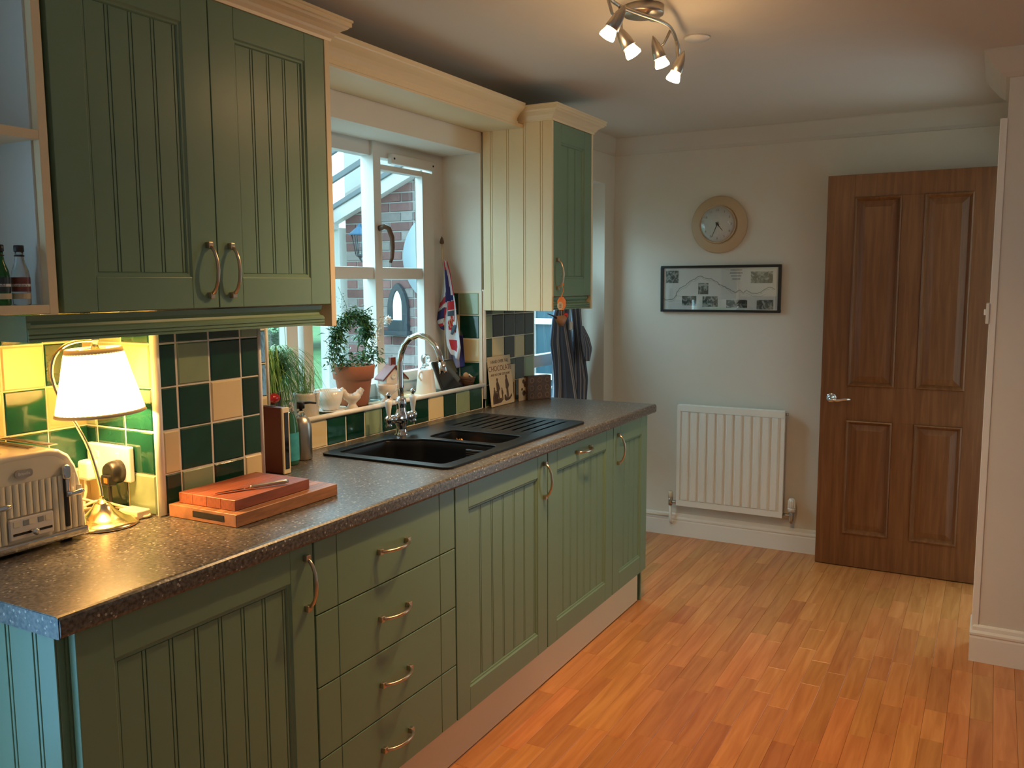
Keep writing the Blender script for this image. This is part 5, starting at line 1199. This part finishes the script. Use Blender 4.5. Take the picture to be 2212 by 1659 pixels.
# ================================================================ APRON on the back door
t = thing('striped_apron', 'blue and grey striped apron hanging in front of the glazed back door', 'apron', (3.610, .77, .7))
def drape(name, X, Z, nu, nv, yb, amp, fr_, ph, par):
    """X(v)->(xl,xr); builds a folded hanging cloth"""
    me = bpy.data.meshes.new(name); V = []; UVs = []
    for j in range(nv+1):
        v_ = j/nv; xl, xr = X(v_); z = Z[0] + (Z[1]-Z[0])*v_
        for i in range(nu+1):
            u = i/nu; V.append((xl + (xr-xl)*u, yb - amp*(.35+.65*v_)*(.5+.5*sin(fr_*u*2*pi + ph + v_*1.3)) - .01*v_, z)); UVs.append((u + .12*v_*sin(u*5), v_))
    F = [(j*(nu+1)+i, j*(nu+1)+i+1, (j+1)*(nu+1)+i+1, (j+1)*(nu+1)+i) for j in range(nv) for i in range(nu)]
    off = Vector(par['_w']); me.from_pydata([tuple(Vector(v)-off) for v in V], [], F); me.update(); uv = me.uv_layers.new(name='UVMap')
    for p in me.polygons:
        p.use_smooth = True
        for li in p.loop_indices: uv.data[li].uv = UVs[me.loops[li].vertex_index]
    me.materials.append(MAT['apron_cloth']); o = bpy.data.objects.new(name, me); COL.objects.link(o); o.parent = par
    s = o.modifiers.new('thick', 'SOLIDIFY'); s.thickness = .0015; return o
drape('apron_front', lambda v_: (lerp_tab([3.490, 3.430, 3.350, 3.310, 3.330, 3.330, 3.310, 3.300, 3.290, 3.280], v_), lerp_tab([3.650, 3.590, 3.570, 3.610, 3.630, 3.650, 3.670, 3.690, 3.710, 3.730], v_)), (1.50, .42), 60, 50, .785, .07, 2.5, .4, t)
drape('apron_side', lambda v_: (lerp_tab([3.570, 3.570, 3.590, 3.610, 3.610, 3.610, 3.610, 3.610], v_), lerp_tab([3.790, 3.810, 3.830, 3.860, 3.900, 3.860, 3.860, 3.810], v_) - .13), (1.52, .45), 50, 50, .765, .05, 2.0, 2.2, t)
drape('apron_pocket', lambda v_: (lerp_tab([3.570, 3.555, 3.565, 3.600], v_), lerp_tab([3.610, 3.670, 3.695, 3.650], v_)), (1.22, 1.02), 30, 20, .695, .02, 1.0, 1.0, t)
MB().box(3.530, .735, 1.20, 3.570, .742, 1.245).build('white_label', 'white_plastic', t)
MB().tube([(3.590, .80, 1.56), (3.590, .76, 1.565), (3.590, .75, 1.58)], .005, 8).build('hook', 'steel', t)
MB().tube(cr([(3.510, .77, 1.50), (3.570, .755, 1.57), (3.610, .755, 1.57), (3.670, .77, 1.50)]), .006, 8).build('neck_loop', 'apron_cloth', t)

# ================================================================ CEILING SPOTLIGHTS
t = thing('ceiling_spotlight_bar', 'curved brushed-metal ceiling bar with lit spotlights and a round ceiling rose', 'ceiling light', (1.66, -.40, ZC))
MB().lathe([(.002, 2.243), (.058, 2.245), (.060, 2.250), (.060, 2.2695)], (1.70, -.365, 0), 40).build('ceiling_rose', 'steel', t)
bar = [(1.26, -.40, 2.212), (1.32, -.385, 2.215), (1.42, -.375, 2.215), (1.50, -.375, 2.215), (1.58, -.395, 2.215), (1.66, -.42, 2.215), (1.73, -.430, 2.215), (1.80, -.422, 2.215), (1.88, -.405, 2.215), (1.945, -.392, 2.205), (1.965, -.385, 2.19)]
MB().tube(cr(bar, 4), .0055, 10).build('curved_bar', 'steel', t)
MB().tube([(1.70, -.365, 2.245), (1.68, -.40, 2.222), (1.67, -.42, 2.215)], .006, 10).build('bar_stem', 'steel', t)
SP = [((1.392, -.378), (1.400, -.428, 2.186), (1.388, -.380, 2.108), 1.7), ((1.486, -.376), (1.472, -.372, 2.160), (1.494, -.415, 2.082), .7),
      ((1.775, -.425), (1.762, -.372, 2.200), (1.786, -.398, 2.108), .9), ((1.888, -.403), (1.896, -.428, 2.178), (1.884, -.396, 2.092), .9)]
for (x_, y_), tail, tipp, wgt in SP:
    tail = Vector(tail); tipp = Vector(tipp); d = (tipp - tail).normalized(); mid = tail.lerp(tipp, .42)
    MB().tube([(x_, y_, 2.215), (x_, (y_+mid.y)/2, mid.z+.014), tuple(mid)], .0045, 8).build('arm', 'steel', t)
    Mx = d.to_track_quat('Z', 'Y').to_matrix().to_4x4(); Mx.translation = tail
    hd = MB().lathe([(.001, 0), (.006, .008), (.013, .026), (.0175, .046), (.0200, .068), (.0190, .069), (.016, .055)], (0, 0, 0), 22, cap1=False).xf(Mx).build('spot_head', 'steel', t)
    MB().lathe([(.013, .058), (.017, .074), (.0225, .090), (.0215, .096), (.012, .098), (.001, .0985)], (0, 0, 0), 22).xf(Mx).build('lamp_bulb', 'lamp_glow', hd)
    tip = Mx @ Vector((0, 0, .115)); spot('spot_beam', tip, tip + d*.45 + Vector((0, 0, -.6)), SPOTP*wgt, 128, 1, .014); point('spot_glow', tip, SPOTP*.045, .02)
t = thing('ceiling_vent_disc', 'small pale disc on the ceiling beyond the spotlight bar', 'ceiling disc', (2.10, -.40, ZC))
MB().lathe([(.001, 2.262), (.040, 2.263), (.044, 2.2695)], (2.10, -.405, 0), 28).build('disc', 'white_gloss', t)
# ================================================================ OUTSIDE: glazed lean-to, brick end wall, garden
wallx = 4.80
mo = struct(MB().box(wallx+.008, .88, 0, wallx+.25, 3.36, 3.2), 'wall_outside', 'mortar')
BH = .0652; BPz = .075; rb = random.Random(9); proto = {}
def roofz(y): return 1.975 + .42*(3.40 - y)
z = .15; row = 0
while z < 3.0:
    y = 3.352; k = row % 2
    seq = 0
    while y > 2.15:
        stretcher = (seq + k) % 2 == 0; L = .215 if stretcher else .1025
        if seq == 0 and k: L = .1025; stretcher = False
        y0 = y - L
        if z + BH < roofz(y0)+.02 and z > .55:
            key = (L, rb.random() < .30 if stretcher else rb.random() < .5)
            if key not in proto:
                c = .003; mb = MB(); mb.add([(0,0,0),(0,L,0),(0,L,BH),(0,0,BH),(-.010,c,c),(-.010,L-c,c),(-.010,L-c,BH-c),(-.010,c,BH-c)], [(0,1,5,4),(1,2,6,5),(2,3,7,6),(3,0,4,7),(4,5,6,7)])
                o = mb.build('brick', 'brick_pale' if key[1] else 'brick', mo); proto[key] = o
            else: o = dup(proto[key], (0,0,0), mo)
            o.location = (wallx+.008 + rb.uniform(-.002, .002), y0, z)
        y = y0 - .010; seq += 1
    z += BPz; row += 1
# sloping white wall plate under the roof
def beam(x0, x1, ya, yb, dz0, dz1, name, m, parent, lab=None):
    P = [(ya, roofz(ya)+dz0), (yb, roofz(yb)+dz0), (yb, roofz(yb)+dz1), (ya, roofz(ya)+dz1)]
    return MB().prism(P, x0, x1, 'x').build(name, m, parent, bevel=.003)
t = thing('glazed_lean_to', 'white glazed lean-to roof with sloping bars and frame outside the kitchen window', 'lean-to', (3.0, 3.4, 0))
beam(4.72, 4.80, .9, 3.46, -.02, .085, 'wall_plate', 'upvc', t)
beam(4.70, 4.80, .9, 3.50, .085, .125, 'flashing', 'bar_grey', t)
for x_ in (.2, .95, 1.70, 2.45, 3.20, 3.58, 3.95, 4.33): beam(x_-.014, x_+.014, .9, 3.50, .10, .145, 'roof_bar', 'bar_grey', t)
for a, b in ((.22, .93), (.97, 1.68), (1.72, 2.43), (2.47, 3.18), (3.22, 3.93), (3.97, 4.70)): MB().add([(a, .9, roofz(.9)+.147), (b, .9, roofz(.9)+.147), (b, 3.50, roofz(3.50)+.147), (a, 3.50, roofz(3.50)+.147)], [(0, 1, 2, 3)]).build('roof_panel', 'roof_sheet', t)
MB().box(-.5, 3.42, 1.90, 4.80, 3.50, 2.06).build('eaves_beam', 'upvc', t, bevel=.004)
MB().tube([(-.5, 3.56, 2.03), (4.86, 3.56, 2.03)], .045, 14).build('gutter', 'upvc', t)
for x_ in (4.83, 4.66, 3.30, 2.1, .9): MB().box(x_-.045, 3.41, 0, x_+.045, 3.49, 1.92).build('post', 'upvc', t, bevel=.003)
MB().box(-.5, 3.42, .55, 4.80, 3.49, .61).build('cill', 'upvc', t, bevel=.003)
for x0, x1 in ((3.35, 4.615), (2.15, 3.25), (.95, 2.05)):
    MB().box(x0, 3.43, 1.72, x1, 3.48, 1.76).build('transom', 'upvc', t, bevel=.003); pane(x0, x1, 3.452, .61, 1.90, t)
MB().box(-.5, 3.41, 0, 4.8, 3.50, .56).build('dwarf_wall', 'brick_pale', t)
# dark glazed door with white frame in the brick wall, seen through the back door
t = thing('outbuilding_door', 'white-framed dark glazed door outside, seen through the back door glass', 'door', (4.79, 1.5, .3))
MB().box(4.74, 1.585, .2, 4.80, 1.635, 1.9).box(4.74, 1.395, .2, 4.80, 1.432, 1.9).box(4.74, .93, .2, 4.80, .99, 1.9).box(4.74, .93, 1.165, 4.80, 1.635, 1.207).box(4.74, .93, .765, 4.80, 1.635, .808).box(4.74, .93, 1.86, 4.80, 1.635, 1.92).build('door_frame', 'upvc', t, bevel=.003)
for z0, z1 in ((.25, .765), (.808, 1.165), (1.207, 1.86)): MB().box(4.765, .99, z0, 4.775, 1.60, z1).build('pane', 'teal_dark', t)
MB().tube([(4.74, 1.41, .72), (4.70, 1.41, .72)], .010, 10).sphere((4.695, 1.41, .72), .018, 10, 8).build('door_knob', 'chrome', t)
# pale round disc, arched mirror, lantern, blue board on the brick wall
t = single(MB().lathe([(.36, 4.785), (.37, 4.775), (.365, 4.765), (.001, 4.760)], (0, 2.395, 1.66), 56, 'x'), 'round_disc', 'pale_disc', 'large pale blue round disc leaning on the outside brick wall', 'disc')
t = single(MB().box(4.785, 2.42, .60, 4.80, 2.60, 1.28), 'blue_board', 'blue_board', 'blue upright board below the pale round disc on the brick wall', 'board', bevel=.003)
t = thing('arched_mirror', 'black gothic-arched mirror on the outside brick wall, seen through the casement', 'mirror', (4.77, 2.815, 1.09))
def arch(w_, h0, h1, n=8):
    P = [(-w_, h0)]; P += [(-w_, h0 + (h1-h0)*.45)]
    for k in range(1, n+1): a = k/n; P.append((-w_*cos(a*pi/2*.98)**1.0, h0+(h1-h0)*(.45+.55*sin(a*pi/2*.8)/sin(pi/2*.8))))
    P[-1] = (0, h1); Q = [(-p[0], p[1]) for p in reversed(P[:-1])]; return P + Q
o_ = [(p[0]+2.817, p[1]) for p in arch(.095, 1.085, 1.465)]; i_ = [(p[0]+2.817, p[1]) for p in arch(.042, 1.175, 1.405)]
i2 = [(p[0]+2.817, p[1]) for p in arch(.050, 1.165, 1.415)]
MB().loft([[(4.79, *p) for p in o_], [(4.752, *p) for p in o_], [(4.748, *p) for p in i2], [(4.758, *p) for p in i_]], True, False, False).build('frame', 'slate_black', t)
MB().loft([[(4.765, *p) for p in i_], [(4.757, *p) for p in i_]], True, True, False).build('mirror_glass', 'mirror', t)
MB().box(4.715, 2.70, 1.055, 4.79, 2.935, 1.09).build('ledge', 'slate_black', t, bevel=.003)
t = thing('wall_lantern', 'black wall lantern on a bracket on the outside brick wall near the white post', 'lantern', (4.66, 3.07, 1.60)); lx_, ly_ = 4.62, 3.065
MB().prism([(0, 0)]*3, 0, 0) if False else None
MB().lathe([(.006, 1.93), (.012, 1.925), (.020, 1.905), (.085, 1.852), (.088, 1.842), (.060, 1.840)], (lx_, ly_, 0), 6, smooth=False).build('lantern_roof', 'blue_board', t)
for k in range(6):
    a = 2*pi*k/6; MB().tube([(lx_+.062*cos(a), ly_+.062*sin(a), 1.842), (lx_+.034*cos(a), ly_+.034*sin(a), 1.690)], .004, 6).build('lantern_bar', 'slate_black', t)
MB().lathe([(.060, 1.840), (.033, 1.690)], (lx_, ly_, 0), 6, cap0=False, cap1=False, smooth=False).build('lantern_glass', 'window_glass', t)
MB().lathe([(.036, 1.692), (.036, 1.680), (.012, 1.665), (.006, 1.65)], (lx_, ly_, 0), 6, smooth=False).build('lantern_base', 'slate_black', t)
MB().tube(cr([(lx_, ly_, 1.66), (lx_+.02, ly_-.01, 1.63), (lx_+.08, ly_-.04, 1.64), (4.795, ly_-.07, 1.60)]), .007, 8).tube([(4.79, ly_-.07, 1.68), (4.79, ly_-.07, 1.48)], .010, 8).build('bracket', 'slate_black', t)
# ground outside
struct(MB().box(-4, YO, -.12, 4.8, 3.5, -.02), 'paving', 'paving')
o = single(MB().box(-12, 3.5, -.2, 30, 26, -.06), 'lawn', 'lawn', 'bright green lawn outside beyond the lean-to', 'lawn')
mb = MB(); rh = random.Random(2)
mb.box(0, 7.3, -.058, 8.35, 7.7, .78)
for i in range(5200):
    x_ = rh.uniform(5.5, 8.45); leafmesh(mb, (x_, 7.3 - abs(rh.gauss(0, .08)), rh.uniform(.06, .93)), (rh.uniform(-1, 1), rh.uniform(-1, 1), rh.uniform(-.3, 1)), .07, .022, .2, rh)
o = single(mb, 'garden_hedge', 'hedge', 'low dark green hedge in the garden beyond the lean-to frame', 'hedge'); o['kind'] = 'stuff'
mb = MB()
for i in range(9000):
    a = rh.uniform(0, 2*pi); b_ = rh.uniform(-.3, 1); r_ = 1 + .1*rh.gauss(0, 1); leafmesh(mb, (15.2 + 3.2*r_*cos(a)*math.sqrt(max(0, 1-b_*b_)), 13.5 + 1.2*r_*sin(a)*math.sqrt(max(0, 1-b_*b_)), 1.0 + 1.35*b_*r_), (rh.uniform(-1, 1), rh.uniform(-1, 1), rh.uniform(-.3, 1)), .22, .08, .2, rh)
mb.tube([(15.2, 13.5, -.06), (15.2, 13.5, 2.0)], .12, 10)
o = single(mb, 'garden_tree', 'pale_foliage', 'pale green hazy tree in the garden beyond the lean-to frame', 'tree')

# strip helper bookkeeping
for o in bpy.data.objects:
    if '_w' in o.keys(): del o['_w']
